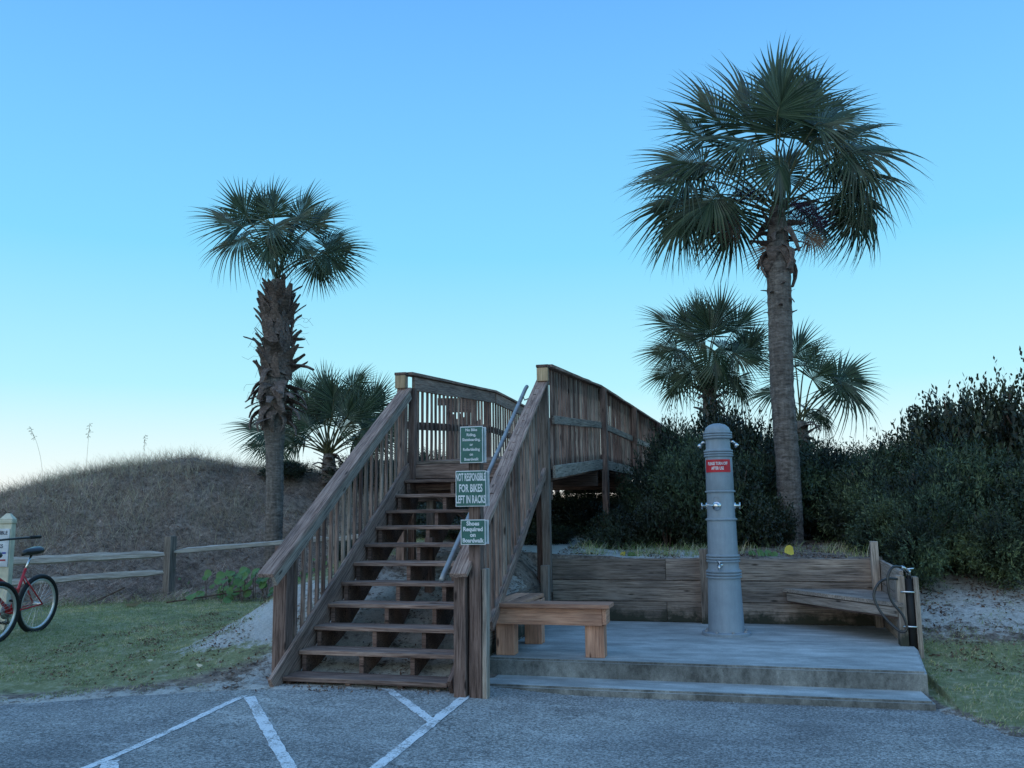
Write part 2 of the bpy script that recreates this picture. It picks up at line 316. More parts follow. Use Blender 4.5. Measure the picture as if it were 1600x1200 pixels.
# ------------------------------------------------------------------ terrain
def ss(a, b, x): t = np.clip((x-a)/(b-a), 0, 1); return t*t*(3-2*t)
class Fbm:
    def __init__(s, seed): r = np.random.default_rng(seed); s.k = r.normal(0, 1, (40, 2)); s.p = r.uniform(0, 6.28, 40)
    def __call__(s, x, y, f):
        o = 0
        for i in range(14):
            k = s.k[i]*f*(1+i*.22); o = o + np.sin(x*k[0]+y*k[1]+s.p[i])/(1+i*.18)
        return o/4
fb = Fbm(3); fb2 = Fbm(8)
RIDGE = [(-40, -12, .9), (-20, -1, 1.05), (-14.2, 4.4, 1.2), (-12.33, 6.23, 1.42), (-10.92, 7.79, 1.86), (-9.9, 8.74, 2.30), (-9.13, 9.39, 2.54), (-8.07, 10.17, 2.72), (-7.15, 10.78, 2.50), (-5.9, 11.5, 2.42), (-4.84, 12.02, 2.36), (-3, 13, 2.0), (-1, 14.2, 1.35), (2, 15.5, 1.0), (12, 18, .9), (40, 24, .8)]
def asph_edge(x):
    return np.interp(x, [-30, -6, -2, -.3, .1, 1.5, 1.7, 5.25, 5.6, 9, 30], [-7, -2.6, -1.02, -.30, -.12, .06, .45, .40, -.38, -2.6, -12])
def hA(x, y):    # parking surface: rises slightly towards the stair foot
    return .055*ss(-2.2, 0, y)*ss(2.6, 1.5, x)*ss(-3, -.2, x)
def H(x, y):
    x = np.asarray(x, float); y = np.asarray(y, float)
    d = y-asph_edge(x)
    base = hA(x, y) + np.where(d < 0, -.06*ss(0, -.25, d), 0) + ss(-.02, .18, d)*.02
    left = ss(.2, 3.2, d)*.17*ss(0.2, -1.0, x)
    # sand bank that carries the stair
    B = np.interp(y, [-.2, .25, 1.0, 1.6, 2.4, 3.4, 6, 10, 14, 20], [0, .09, .33, .60, .82, .93, 1.0, 1.12, 1.05, .8])
    fal = ss(-2.1-np.maximum(y-2.5, 0)*.35, -.25, x)
    B = B-.105*ss(-.35, -.05, x)*ss(1.62, 1.58, x)*ss(3.2, 2.2, y)*ss(-.15, .1, y)
    B = np.where((x <= 1.6) & (y < 3.58), np.minimum(B, .64+np.maximum(1.6-x, 0)*.9), B)
    bank = B*fal*np.where(x > 1.60, ss(3.575, 3.60, y), 1)
    # mound spilling left of the stair
    bank = bank + .07*np.exp(-((x+.85)/.6)**2-((y-1.5)/.8)**2)
    # right of the shower enclosure
    rr = (ss(1.6, 5.2, y)*.75+.05*ss(.0, 1, d))*np.where(x > 5.40, 1, 0)*ss(12, 7, x-0*y)
    bank = np.where((x > 5.40), rr+ss(5, 9, y)*.3, bank)
    # dune
    best = np.full(x.shape, 1e9); hh = np.zeros(x.shape); sd = np.zeros(x.shape)
    for (ax, ay, az), (bx, by, bz) in zip(RIDGE[:-1], RIDGE[1:]):
        L2 = (bx-ax)**2+(by-ay)**2; t = np.clip(((x-ax)*(bx-ax)+(y-ay)*(by-ay))/L2, 0, 1)
        px, py = ax+t*(bx-ax), ay+t*(by-ay); dd = np.hypot(x-px, y-py); k = dd < best
        best = np.where(k, dd, best); hh = np.where(k, az+t*(bz-az), hh); sd = np.where(k, np.sign((bx-ax)*(y-ay)-(by-ay)*(x-ax)), sd)
    fr = ss(5.3, 0.2, best); fr = .55*fr+.45*np.clip(1-best/5.3, 0, 1)
    dune = np.where(sd < 0, hh*fr, hh*(1-.55*ss(1, 14, best)))*ss(3.2, -1.5, x)
    out = base+left+np.maximum(bank, 0)
    out = np.maximum(out, dune+ .0) + .25*np.minimum(out, dune)*ss(1, -1, x)*ss(4, 7, y)
    amp = .02+.085*ss(4, 9, y)*ss(1, -2, x)
    nz = fb(x, y, 2.2)*amp + fb2(x, y, 7)*.010
    sup = np.where((x > 1.58) & (x < 5.42) & (y < 3.58), 0, 1)*ss(-.05, .35, d)
    return out + nz*sup
def grid_axis(lo, hi, far, extra, st=.085):
    a = list(np.arange(lo, hi, st)); s = st; x = hi
    while x < far[1]: a.append(x); s *= 1.16; x += s
    s = st; x = lo-st
    while x > far[0]: a.append(x); s *= 1.16; x -= s
    a += extra; a = sorted(set(np.round(a, 4))); return np.array(a)
gx = grid_axis(-8, 9, (-900, 900), [1.598, 1.602, 5.398, 5.402]); gy = grid_axis(-2, 9, (-900, 1400), [3.575, 3.60])
X, Y = np.meshgrid(gx, gy); Z = H(X, Y)
nx, ny = len(gx), len(gy); idx = np.arange(nx*ny).reshape(ny, nx)
F = np.stack([idx[:-1, :-1], idx[:-1, 1:], idx[1:, 1:], idx[1:, :-1]], -1).reshape(-1, 4)
me = meshnp('ground', np.stack([X, Y, Z], -1).reshape(-1, 3), F, GROUND, True)
d = Y-asph_edge(X)
sand = np.zeros_like(X)
sand = np.maximum(sand, ss(-.9, -.2, X)*ss(1.8, 1.5, X)*ss(3.2, 2.2, Y)*ss(-.1, .3, d)*.50)
sand = np.maximum(sand, .66*np.exp(-((X+1.0)/.75)**4-((Y-1.25)/.75)**4))
sand = np.maximum(sand, ss(.4, 1.0, X)*ss(3.5, 3.7, Y)*ss(4.4, 3.2, X)*ss(8.0, 6.0, Y)*.62)
sand = np.maximum(sand, np.where(X > 5.4, ss(1.9, 3.2, Y)*.50*ss(7.5, 5.5, Y), 0))
sand = np.maximum(sand, np.where(X > 1.6, 0, .50*ss(.75, .05, d)*ss(-9, -3, X)))
sand = np.maximum(sand, np.where(X > 5.2, .40*ss(.6, .05, d), 0))
sand = np.maximum(sand, np.where(Y > 24, .7, 0))
grass = np.where(X < 1.6, ss(.1, .9, d)*ss(5.6+.25*(X+5), 4.6+.25*(X+5), Y)*.75*(1-ss(-1.4, -.3, X)*.45), 0)
grass = grass*ss(.2, -.5, X)
grass = np.maximum(grass, np.where(X > 5.3, ss(0, .5, d)*ss(3.0, 2.2, Y)*.72, 0))
vc = me.color_attributes.new('cover', 'FLOAT_COLOR', 'POINT')
vc.data.foreach_set('color', np.stack([sand, grass, 0*X, 0*X+1], -1).astype(np.float32).ravel())
tag(obj('ground', me), kind='structure')
# parking surface
ax = grid_axis(-8, 9, (-60, 60), [], .2); ay = np.linspace(0, 1, 40)**1.6
AX = np.repeat(ax[None], 40, 0); E = asph_edge(ax)+.16+.05*fb2(ax, 0*ax, 6); AY = E[None]-ay[:, None]*30; AZ = hA(AX, AY)+.004
idx = np.arange(AX.size).reshape(AX.shape); F = np.stack([idx[1:, :-1], idx[1:, 1:], idx[:-1, 1:], idx[:-1, :-1]], -1).reshape(-1, 4)
tag(obj('parking_lot', meshnp('parking_lot', np.stack([AX, AY, AZ], -1).reshape(-1, 3), F, ASPH, True)), kind='structure')
def stripe(a, b, w, label, endcut=None):
    a, b = np.array(a, float), np.array(b, float); t = b-a; L = np.hypot(*t); t /= L; n_ = np.array([-t[1], t[0]]); k = int(L/.06)+2
    V = []; r = np.random.default_rng(int(L*1000))
    for i in range(k):
        p = a+t*L*i/(k-1)
        for s in (-1, 1): q = p+n_*s*(w/2+r.normal(0, .0035)); V.append((q[0], q[1], float(hA(q[0], q[1]))+.008))
    F = [(2*i, 2*i+2, 2*i+3, 2*i+1) for i in range(k-1)]
    o = obj('parking_line', meshnp('parking_line', V, F, RPAINT)); return tag(o, kind='structure')
stripe((-.09, -.44), (.01, -2.7), .062, ''); stripe((-.03, -.47), (1.42, -2.32), .085, '')
stripe((.93, .06), (1.70, -.90), .075, ''); stripe((1.70, -.02), (1.735, -2.6), .08, '')
stripe((.03, -2.16), (.9, -3.3), .1, '')
# sea far behind the dunes
sv = [(-900, 90, .35), (900, 90, .35), (900, 1390, .35), (-900, 1390, .35)]
SEA, n_, b_ = mat('sea_water'); b_.inputs['Base Color'].default_value = (.03, .05, .06, 1); b_.inputs['Roughness'].default_value = .15
tag(obj('sea', meshnp('sea', sv, [(0, 1, 2, 3)], SEA)), kind='structure')

# ------------------------------------------------------------------ concrete pad
def slab(name, poly, z0, z1, label=None, parent=None, bev=.018):
    bm = bmesh.new(); vs = [bm.verts.new((x, y, z0)) for x, y in poly]; f = bm.faces.new(vs)
    r = bmesh.ops.extrude_face_region(bm, geom=[f]); bmesh.ops.translate(bm, vec=(0, 0, z1-z0), verts=[v for v in r['geom'] if isinstance(v, bmesh.types.BMVert)])
    es = [e for e in bm.edges if e.verts[0].co.z > z1-.01 and e.verts[1].co.z > z1-.01]
    bmesh.ops.bevel(bm, geom=es, offset=bev, segments=2, affect='EDGES'); bmesh.ops.recalc_face_normals(bm, faces=bm.faces)
    me = bpy.data.meshes.new(name); bm.to_mesh(me); bm.free(); me.materials.append(CONC); return obj(name, me, parent)
pad = thing('concrete_platform', 'two level grey concrete platform under the shower column', 'concrete platform', (3.4, 2, 0))
slab('upper_slab', [(1.62, .78), (5.275, .74), (5.43, 2.0), (5.50, 3.62), (1.62, 3.62)], -.15, .218, parent=pad)
slab('lower_step', [(1.66, .35), (5.25, .34), (5.235, .80), (1.66, .80)], -.15, .069, parent=pad)

# ------------------------------------------------------------------ staircase
RUN, RISE, WID = .279, .178, 1.535; SL = RISE/RUN; Z1 = .1312
st = thing('wooden_staircase', 'weathered brown wooden staircase climbing to the boardwalk', 'stairs')
for k in range(11):
    y0 = k*RUN; z = Z1+k*RISE; xr = WID if k else WID-.03
    for j in range(2):
        dz = random.uniform(-.003, .003)
        plank('tread', (0.004, y0+.072+j*.146, z-.019+dz), (xr-.004, y0+.072+j*.146, z-.019+dz), .139, .038, WOOD, st)
DZ = 2.142
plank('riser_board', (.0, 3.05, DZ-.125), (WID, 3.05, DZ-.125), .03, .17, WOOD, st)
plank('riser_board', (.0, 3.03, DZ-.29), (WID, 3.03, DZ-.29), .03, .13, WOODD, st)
def slope(name, x, y0, y1, zoff, w, h, m, parent=st):    # sloped board parallel to the stair, h measured across the slope
    c = Vector((0, 1, SL)).normalized(); nrm = Vector((0, -c.z, c.y))
    return plank(name, (x, y0, Z1+SL*y0+zoff), (x, y1, Z1+SL*y1+zoff), w, h, m, parent, up=nrm)
slope('stringer', -.022, -.10, 3.02, -.055, .04, .285, WOOD); slope('stringer', WID+.020, -.02, 3.02, -.075, .04, .285, WOODD)
def saw(x):      # cut stringer carrying the treads
    low = lambda y: max(-.05, SL*y-.36); V = []; F = []
    for k in range(11):
        for y in (k*RUN+.03, k*RUN+.03+RUN):
            for xx in (x-.02, x+.02): V += [(xx, y, low(y)), (xx, y, Z1+k*RISE-.040)]
        b = 8*k      # 0 left low, 1 left top, 2 right low, 3 right top, then the same at the back
        F += [(b, b+1, b+5, b+4), (b+2, b+6, b+7, b+3), (b+1, b+3, b+7, b+5), (b, b+4, b+6, b+2), (b, b+2, b+3, b+1)]
    F.append((84, 85, 87, 86)); obj('stringer', meshnp('stringer', V, F, WOODD), st)
saw(.60); saw(1.08); saw(.045)
HL = 1.055
# left rail
slope('handrail_cap', -.035, -.26, 2.93, HL-.02, .145, .038, WOOD); slope('side_rail', .012, -.20, 2.93, HL-.105, .038, .10, WOODF)
# right rail
slope('handrail_cap', 1.69, -.26, 2.93, HL-.005, .145, .038, WOOD); slope('side_rail', 1.635, -.16, 2.93, HL-.095, .038, .09, WOOD)
slope('bottom_rail', 1.70, .62, 2.95, -.02, .045, .10, WOOD)
for k in range(20):
    y = .31+k*.139
    z0 = Z1+SL*y-.10; z1 = Z1+SL*y+HL-.045; m = random.choice([WOOD, WOOD, WOODG, WOODD]); j = random.uniform(-.006, .006)
    box('baluster', (-.079, y-.017+j, z0), (-.045, y+.017+j, z1), m, st)
    if k < 19: box('baluster', (1.66, y-.11+j, z0-.01), (1.697, y-.072+j, z1), m, st)
box('post', (-.175, .12, -.1), (-.045, .25, 1.24), WOODD, st); box('post', (1.615, -.16, -.1), (1.715, -.03, 1.055), WOODD, st)
box('post', (-.135, 2.88, .2), (-.03, 2.98, 3.22), WOOD, st); box('post', (1.66, 2.90, .6), (1.757, 2.99, 3.20), WOODG, st)
box('post', (1.70, 2.62, .3), (1.79, 2.71, .92), WOODF, st)
box('post', (1.575, 3.0, .6), (1.655, 3.1, 3.0), WOODD, st)
box('post', (-.03, 2.985, .6), (.055, 3.07, 3.05), WOODD, st)
for xx in (-.0825, 1.7085):     # sawn blocks that close the top of both rails
    b_ = box('post_block', (xx-.068, 2.845, 3.035), (xx+.068, 2.878, 3.195), WOODY, st); b_['label'] = 'fresh yellow cut block at the rail top'
    box('post_cap', (xx-.075, 2.84, 3.198), (xx+.075, 3.02, 3.232), WOODD, st)
# diagonal braces under the top flight
plank('brace', (.30, 3.12, 1.72), (1.25, 3.12, 1.02), .04, .13, WOOD, st, up=(0, 1, 0))
plank('brace', (.36, 2.75, .9), (.36, 2.75, 1.66), .09, .09, WOODF, st, up=(0, 1, 0))
plank('brace', (.62, 2.0, .5), (.62, 2.0, 1.25), .09, .09, WOODD, st, up=(0, 1, 0))
# metal grab rail
V, F = tube([(1.50, -.13, .965), (1.50, -.07, 1.01), (1.50, 2.86, 2.955), (1.50, 2.93, 2.99)], .023, 12)
grail = obj('grab_rail', meshnp('grab_rail', V, F, CHROME_D, True), st)
for y in (.35, 1.6, 2.72):
    z = 1.01+(y+.07)*.664; V, F = tube([(1.50, y, z), (1.52, y, z-.06), (1.62, y, z-.03)], .008, 6); obj('bracket', meshnp('bracket', V, F, CHROME_D, True), grail)

# ------------------------------------------------------------------ boardwalk
bw = thing('boardwalk', 'raised wooden boardwalk with picket rails running over the dunes', 'boardwalk')
def dz(y): return DZ+(min(y, 6.8)-3.07)*.0745*(1 if y > 3.07 else 0)
def xr(y): return 1.74+max(0, y-6.8)*.05
def xl(y): return -.03-max(0, y-6.8)*.02
k = 0; y = 3.14
while y < 16.4:
    plank('deck_board', (xl(y)+.02, y, dz(y)-.019), (xr(y)-.02, y, dz(y)-.019), .139, .038, WOOD if k % 3 else WOODG, bw); y += .146; k += 1
def side(right):
    sgn = 1 if right else -1; fx = xr if right else xl; yend = 16.2 if right else 13.2
    ys = [3.02, 6.78, 9.7, 12.9, 16.2]
    for a, b in zip(ys[:-1], ys[1:]):
        if a >= yend: break
        xa, xb = fx(a), fx(b)
        def ln(name, off, z, w, h, m, da=0.06, db=0): return plank(name, (xa+sgn*off, a+da, dz(a)+z), (xb+sgn*off, b+db, dz(b)+z), w, h, m, bw)
        ln('top_cap', .0, 1.085, .145, .036, WOOD, -.08 if a < 4 else 0); ln('top_rail', -.03, .975, .036, .17, WOOD)
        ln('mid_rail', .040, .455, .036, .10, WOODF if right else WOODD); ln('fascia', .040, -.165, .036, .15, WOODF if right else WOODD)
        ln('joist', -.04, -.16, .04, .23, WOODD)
    y = 3.16
    while y < yend:
        z = dz(y); m = random.choice([WOOD, WOODG, WOODD]); j = random.uniform(-.006, .006)
        box('picket', (fx(y)-.015, y-.016+j, z-.13+random.uniform(-.02, .02)), (fx(y)+.015, y+.016+j, z+1.062), m, bw); y += .166
    for y in ys[1:]:
        if y > yend: break
        x = fx(y)+sgn*.085; box('post', (x-.045, y-.07, .3), (x+.045, y+.07, dz(y)+1.06), WOODD, bw)
side(True); side(False)
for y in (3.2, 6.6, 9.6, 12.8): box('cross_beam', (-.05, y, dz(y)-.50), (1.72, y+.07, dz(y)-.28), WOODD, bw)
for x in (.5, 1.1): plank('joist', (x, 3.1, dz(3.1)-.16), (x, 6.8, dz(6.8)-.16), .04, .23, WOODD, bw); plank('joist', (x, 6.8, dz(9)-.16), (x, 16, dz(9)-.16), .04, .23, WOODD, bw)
# viewing platform box beyond the left rail
vp = thing('lookout_shelter', 'dark brown board fence section standing behind the left boardwalk rail', 'fence', (0, 0, 0))
for i in range(11): x = -2.25+i*.085; box('slat', (x, 10.9+i*.02, 1.9), (x+.078, 10.93+i*.02, 3.5+random.uniform(-.1, .35)), WOODD, vp)
for a, b, z in ((-2.45, -1.75, 3.92), (-2.25, -1.65, 3.76)): plank('rail', (a, 10.85, z), (b, 11.1, z), .04, .16, WOODD, vp)
box('post', (-2.3, 10.98, 1.6), (-2.2, 11.08, 4.0), WOODD, vp); box('post', (-1.75, 11.1, 1.6), (-1.65, 11.2, 4.0), WOODD, vp)

# ------------------------------------------------------------------ sign post and signs
sp_ = thing('sign_post', 'tall square wooden post at stair foot carrying three green signs', 'post', (1.78, -.1, 0)); 
box('post', (1.735, -.125, -.1), (1.835, -.02, 2.24), WOODD, sp_)
plank('post_back_board', (1.86, -.07, -.1), (1.86, -.07, 1.06), .09, .04, WOODF, sp_, up=(1, 0, 0))
def sign(x0, x1, z0, z1, lines, sizes, label, bold, sxs, name='green_sign'):
    y = -.17; t = thing(name, label, 'sign', ((x0+x1)/2, y, z0), 0, 'green signs on the stair post'); cx = (x0+x1)/2; cz = (z0+z1)/2
    box('border_plate', (x0, y-.002, z0), (x1, y+.003, z1), WHITE, t); box('face_panel', (x0+.007, y-.006, z0+.007), (x1-.007, y-.003, z1-.007), GREEN, t)
    box('back_plate', (x0+.012, y+.05, z0+.004), (x1+.012, y+.056, z1-.004), WHITE, t); box('spacer_board', (x0+.03, y+.004, z0+.02), (x1-.005, y+.049, z1-.01), GREEN, t)
    n = len(lines); h = (z1-z0-.02)/n
    for i, (l, s, q) in enumerate(zip(lines, sizes, sxs)): text(l, s, WHITE, t, face_front(cx, y-.0075, z1-.01-h*(i+.5)), bold=bold, sx=q)
sign(1.679, 1.876, 1.918, 2.221, ['No Bike', 'Riding,', 'Skateboarding,', 'or', 'Rollerblading', 'on', 'Boardwalk'], [.032]*7, 'topmost green sign with seven lines forbidding bike riding and skateboarding on boardwalk', .0009, [.95, .95, .82, .9, .86, .9, .9])
sign(1.639, 1.901, 1.563, 1.855, ['NOT RESPONSIBLE', 'FOR BIKES', 'LEFT IN RACKS'], [.088, .088, .088], 'middle green sign with big capitals NOT RESPONSIBLE FOR BIKES LEFT IN RACKS', .0022, [.35, .5, .43])
sign(1.682, 1.893, 1.255, 1.457, ['Shoes', 'Required', 'on', 'Boardwalk'], [.047]*4, 'lowest green sign reading Shoes Required on Boardwalk', .0016, [.98, .98, .98, .88])

# ------------------------------------------------------------------ retaining wall
rw = thing('retaining_wall', 'plank retaining wall holding back sand behind the shower platform', 'retaining wall')
zs = [(.222, .449), (.452, .694), (.697, .948)]
for i, (a, b) in enumerate(zs):
    cut = [1.63, 3.0+.3*(i % 2), 5.33] if i != 1 else [1.63, 3.43, 5.33]
    for p, q in zip(cut[:-1], cut[1:]): plank('wall_plank', (p+.002, 3.578+random.uniform(-.003, .003), (a+b)/2), (q-.002, 3.578, (a+b)/2), .038, b-a-.004, WOODG, rw)
    plank('wall_plank', (5.375, 3.56, (a+b)/2-.002), (5.365, 2.20, (a+b)/2-.03), .038, b-a-.006, WOODF, rw)
for a, b in zs[:2]: plank('wall_plank', (1.60, .86, (a+b)/2), (1.60, 3.55, (a+b)/2), .038, b-a-.004, WOODG, rw)
box('wall_post', (3.40, 3.46, .21), (3.495, 3.555, 1.065), WOODG, rw); box('wall_post', (5.265, 3.455, .21), (5.345, 3.555, 1.145), WOODF, rw)
# the pair of end posts with the black pipe between
ep = thing('pipe_post', 'short split post holding black water pipe at platform right edge', 'post', (5.4, 2.15, .2))
box('post_board', (5.30, 2.10, .1), (5.375, 2.24, .868), WOODG, ep); box('post_board', (5.455, 2.11, .1), (5.50, 2.24, .858), WOODF, ep)
V, F = tube([(5.415, 2.15, .12), (5.415, 2.15, .84)], .042, 16); bp = obj('black_pipe', meshnp('black_pipe', V, F, BLACK, True), ep)
for z in (.72, .40): V, F = tube([(5.33, 2.098, z), (5.37, 2.09, z+.002), (5.415, 2.08, z), (5.455, 2.09, z-.002)], .010, 6); obj('clamp', meshnp('clamp', V, F, CHROME, True), bp)
V, F = join([tube([(5.42, 2.15, .84), (5.42, 2.15, .90), (5.42, 2.14, .915)], .022, 10), tube([(5.42, 2.14, .90), (5.38, 2.08, .94), (5.345, 2.05, .955)], .017, 8), tube([(5.40, 2.14, .93), (5.47, 2.14, .935)], .008, 6)])
obj('spigot', meshnp('spigot', V, F, CHROME, True), ep)
def spline(P, n=10):
    P = [Vector(p) for p in P]; P = [P[0]]+P+[P[-1]]; out = []
    for i in range(1, len(P)-2):
        for k in range(n):
            t = k/n; a, b, c, d_ = P[i-1:i+3]
            out.append(.5*((2*b)+(c-a)*t+(2*a-5*b+4*c-d_)*t*t+(3*b-a-3*c+d_)*t**3))
    out.append(P[-2]); return out
V, F = tube(spline([(5.345, 2.05, .955), (5.26, 1.98, .955), (5.205, 1.95, .85), (5.22, 1.94, .66), (5.31, 1.93, .52), (5.335, 1.92, .40), (5.27, 1.93, .38), (5.14, 1.97, .52), (5.08, 2.0, .68), (5.13, 2.02, .80), (5.22, 2.05, .845), (5.31, 2.09, .84)]), .0125, 8)
tag(obj('garden_hose', meshnp('garden_hose', V, F, BLACKG, True)), 'thin black hose looped beside the pipe post', 'hose')
# corner seat
cs = thing('corner_bench', 'triangular weathered corner bench at right end of retaining wall', 'bench', (5.0, 3.1, .2))
def poly_board(name, P, z0, z1, m, parent):
    n = len(P); V = [(x, y, z0) for x, y in P]+[(x, y, z1) for x, y in P]
    F = [tuple(range(n))[::-1], tuple(range(n, 2*n))]+[(i, (i+1) % n, n+(i+1) % n, n+i) for i in range(n)]
    return obj(name, meshnp(name, V, F, m), parent)
A, Bp = Vector((4.30, 3.54)), Vector((5.335, 2.02)); nv = Vector((.83, .56)).normalized()
for i in range(6):
    o0, o1 = i*.142, i*.142+.137
    def cut(o):      # points of the line A-B offset by o clipped to y<=3.54, x<=5.335
        d_ = (Bp-A).normalized(); p = A+nv*o
        t = (3.54-p.y)/d_.y; a = p+d_*t; t = (5.335-p.x)/d_.x; b = p+d_*t; return a, b
    a0, b0 = cut(o0); a1, b1 = cut(o1)
    if a1.x > 5.3: break
    poly_board('seat_board', [a0, b0, b1, a1], .583+.001*(i % 2), .620, WOODF, cs)
plank('apron', (4.36, 3.50, .528), (5.30, 2.115, .528), .038, .088, WOODF, cs)
plank('apron', (4.40, 3.52, .47), (5.31, 2.17, .47), .03, .02, WOODD, cs)
# ------------------------------------------------------------------ pine bench
be = thing('pine_bench', 'new L-shaped pine bench with thick block legs beside the stairs', 'bench', (1.6, .9, .218))
def B_(n, lo, hi, m=WOODN): return box(n, lo, hi, m, be)
for j in range(2): B_('seat_board', (1.60 if j == 0 else 1.965, .82+j*.147, .653), (2.735, .82+j*.147+.140, .690))
for j in range(2): B_('seat_board', (1.612+j*.15, .965, .653), (1.612+j*.15+.145, 1.86, .690))
B_('apron', (1.625, .865, .50), (2.66, .903, .650)); B_('apron', (2.662, .865, .51), (2.70, 1.07, .650)); B_('apron', (1.98, 1.06, .51), (2.66, 1.095, .65))
B_('apron', (1.89, 1.10, .51), (1.925, 1.80, .65)); B_('apron', (1.63, 1.80, .51), (1.925, 1.835, .65))
for x, y in ((1.665, .915), (2.495, .915), (1.76, 1.62)): box('leg', (x, y, .218), (x+.175, y+.14, .50 if y < 1 else .65), WOODN, be)

# ------------------------------------------------------------------ shower column
sc = thing('shower_column', 'grey ringed metal beach shower column bolted to the platform', 'outdoor shower', (3.69, 2.63, .218))
prof = [(.252, 0), (.252, .028), (.245, .034), (.190, .036), (.186, .05), (.170, .55), (.168, .575)]
def rings(r, z, n, p=.030):
    out = []
    for i in range(n): out += [(r, z+i*p), (r+.015, z+i*p+.004), (r+.018, z+i*p+.013), (r+.015, z+i*p+.022), (r, z+i*p+.026)]
    return out
prof += rings(.168, .580, 3)+[(.160, .69), (.158, .735)]+rings(.158, .745, 3, .028)+[(.157, .84), (.151, 1.17)]+rings(.149, 1.18, 1)+[(.147, 1.225), (.142, 1.47)]+rings(.142, 1.475, 1)+[(.146, 1.51), (.142, 1.845)]+rings(.138, 1.855, 3, .026)+[(.130, 1.95), (.128, 2.04)]+rings(.137, 2.05, 3, .026)+[(.138, 2.135), (.122, 2.175), (.085, 2.205), (.04, 2.218), (.002, 2.222)]
prof2 = [p for p in prof]
V, F = lathe(prof2, 48); body = obj('column_body', meshnp('column_body', V, F, PAINT, True), sc, (0, 0, 0))
sc_body = body.data
for p in sc_body.polygons: p.use_smooth = True
bm = bmesh.new(); bm.from_mesh(sc_body)
for e in bm.edges:
    if len(e.link_faces) == 2 and e.calc_face_angle() > .6: e.smooth = False
bm.to_mesh(sc_body); bm.free()
for a in (200, 245, 290, 335, 20, 65, 110, 155):
    a = math.radians(a); V, F = lathe([(.016, 0), (.016, .012), (.008, .02)], 8); o = obj('flange_bolt', meshnp('flange_bolt', V, F, CHROME_D), sc, (.215*math.cos(a), .215*math.sin(a), .034))
toC = math.atan2(CAM.y-2.63, CAM.x-3.69)      # bearing from the column to where the picture was taken, about -89 degrees
def radial(ang, z, r0, mesh, name, m, smooth=True, label=None):
    """mesh built along +X outward"""
    R = Matrix.Rotation(ang, 4, 'Z'); R.translation = Vector((3.69+math.cos(ang)*r0, 2.63+math.sin(ang)*r0, .218+z)); o = obj(name, meshnp(name, mesh[0], mesh[1], m, smooth), sc, mw=R)
    if label: o['label'] = label
    return o
def alongx(v): return [(z, x, y) for x, y, z in v]
fr = math.radians(-105)
V, F = lathe([(.047, 0), (.050, .008), (.040, .014), (.030, .016), (.028, .04), (.018, .044)], 24); radial(fr, 1.335, .143, (alongx(V), F), 'push_valve', CHROME)
V, F = tube([(.03, 0, 0), (.035, -.09, .012), (.035, -.10, .012)], [.009, .007, .012], 8); radial(fr, 1.335, .143, (V, F), 'valve_handle', CHROME)
for a in (-178, 2):
    V, F = join([(alongx(lathe([(.036, -.01), (.036, .012), (.018, .016), (.014, .055), (.010, .058)], 16)[0]), lathe([(.036, -.01), (.036, .012), (.018, .016), (.014, .055), (.010, .058)], 16)[1]), tube([(.055, 0, -.035), (.055, 0, .035)], .009, 8)])
    radial(math.radians(a), 1.335, .142, (V, F), 'push_valve', CHROME)
    V, F = join([tube([(-.01, 0, .02), (.03, 0, .02), (.055, 0, -.005)], [.016, .014, .012], 10), tube([(.05, 0, .0), (.075, 0, -.035)], [.018, .028], 12)])
    radial(math.radians(a), 2.0, .128, (V, F), 'shower_head', CHROME)
V, F = tube([(.001, .045*math.cos(t*.35), .045*math.sin(t*.35)) for t in range(0, 10)], .002, 5); radial(fr, 1.385, .147, (V, F), 'valve_badge', CHROME_D)
V, F = join([(alongx(lathe([(.028, 0), (.028, .006)], 16)[0]), lathe([(.028, 0), (.028, .006)], 16)[1]), tube([(0, 0, 0), (.05, 0, 0), (.065, 0, -.012), (.066, 0, -.045)], [.014, .013, .013, .014], 10), tube([(.035, 0, .01), (.035, 0, .035)], .007, 6), tube([(.035, -.028, .037), (.035, .028, .037)], .007, 6)])
radial(math.radians(-100), .72, .158, (V, F), 'foot_tap', CHROME, label='small chrome tap low on the column')
# curved red notice
def curved(z0, z1, a0, a1, r0, r1, m, name, n=16):
    V = []
    for i in range(n+1):
        a = a0+(a1-a0)*i/n
        V += [(r0*math.cos(a), r0*math.sin(a), z0), (r1*math.cos(a), r1*math.sin(a), z1), ((r0-.003)*math.cos(a), (r0-.003)*math.sin(a), z0), ((r1-.003)*math.cos(a), (r1-.003)*math.sin(a), z1)]
    F = []
    for i in range(n): j = 4*i; F += [(j, j+4, j+5, j+1), (j+1, j+5, j+7, j+3), (j+2, j+3, j+7, j+6), (j, j+2, j+6, j+4)]
    F += [(0, 1, 3, 2), (4*n, 4*n+2, 4*n+3, 4*n+1)]
    return obj(name, meshnp(name, V, F, m, False), sc, (0, 0, 0))
ca = toC-.10
plate = curved(1.69, 1.825, ca-1.02, ca+1.02, .150, .147, REDS, 'notice_plate'); plate['label'] = 'red notice plate reading PLEASE TURN OFF AFTER USE'
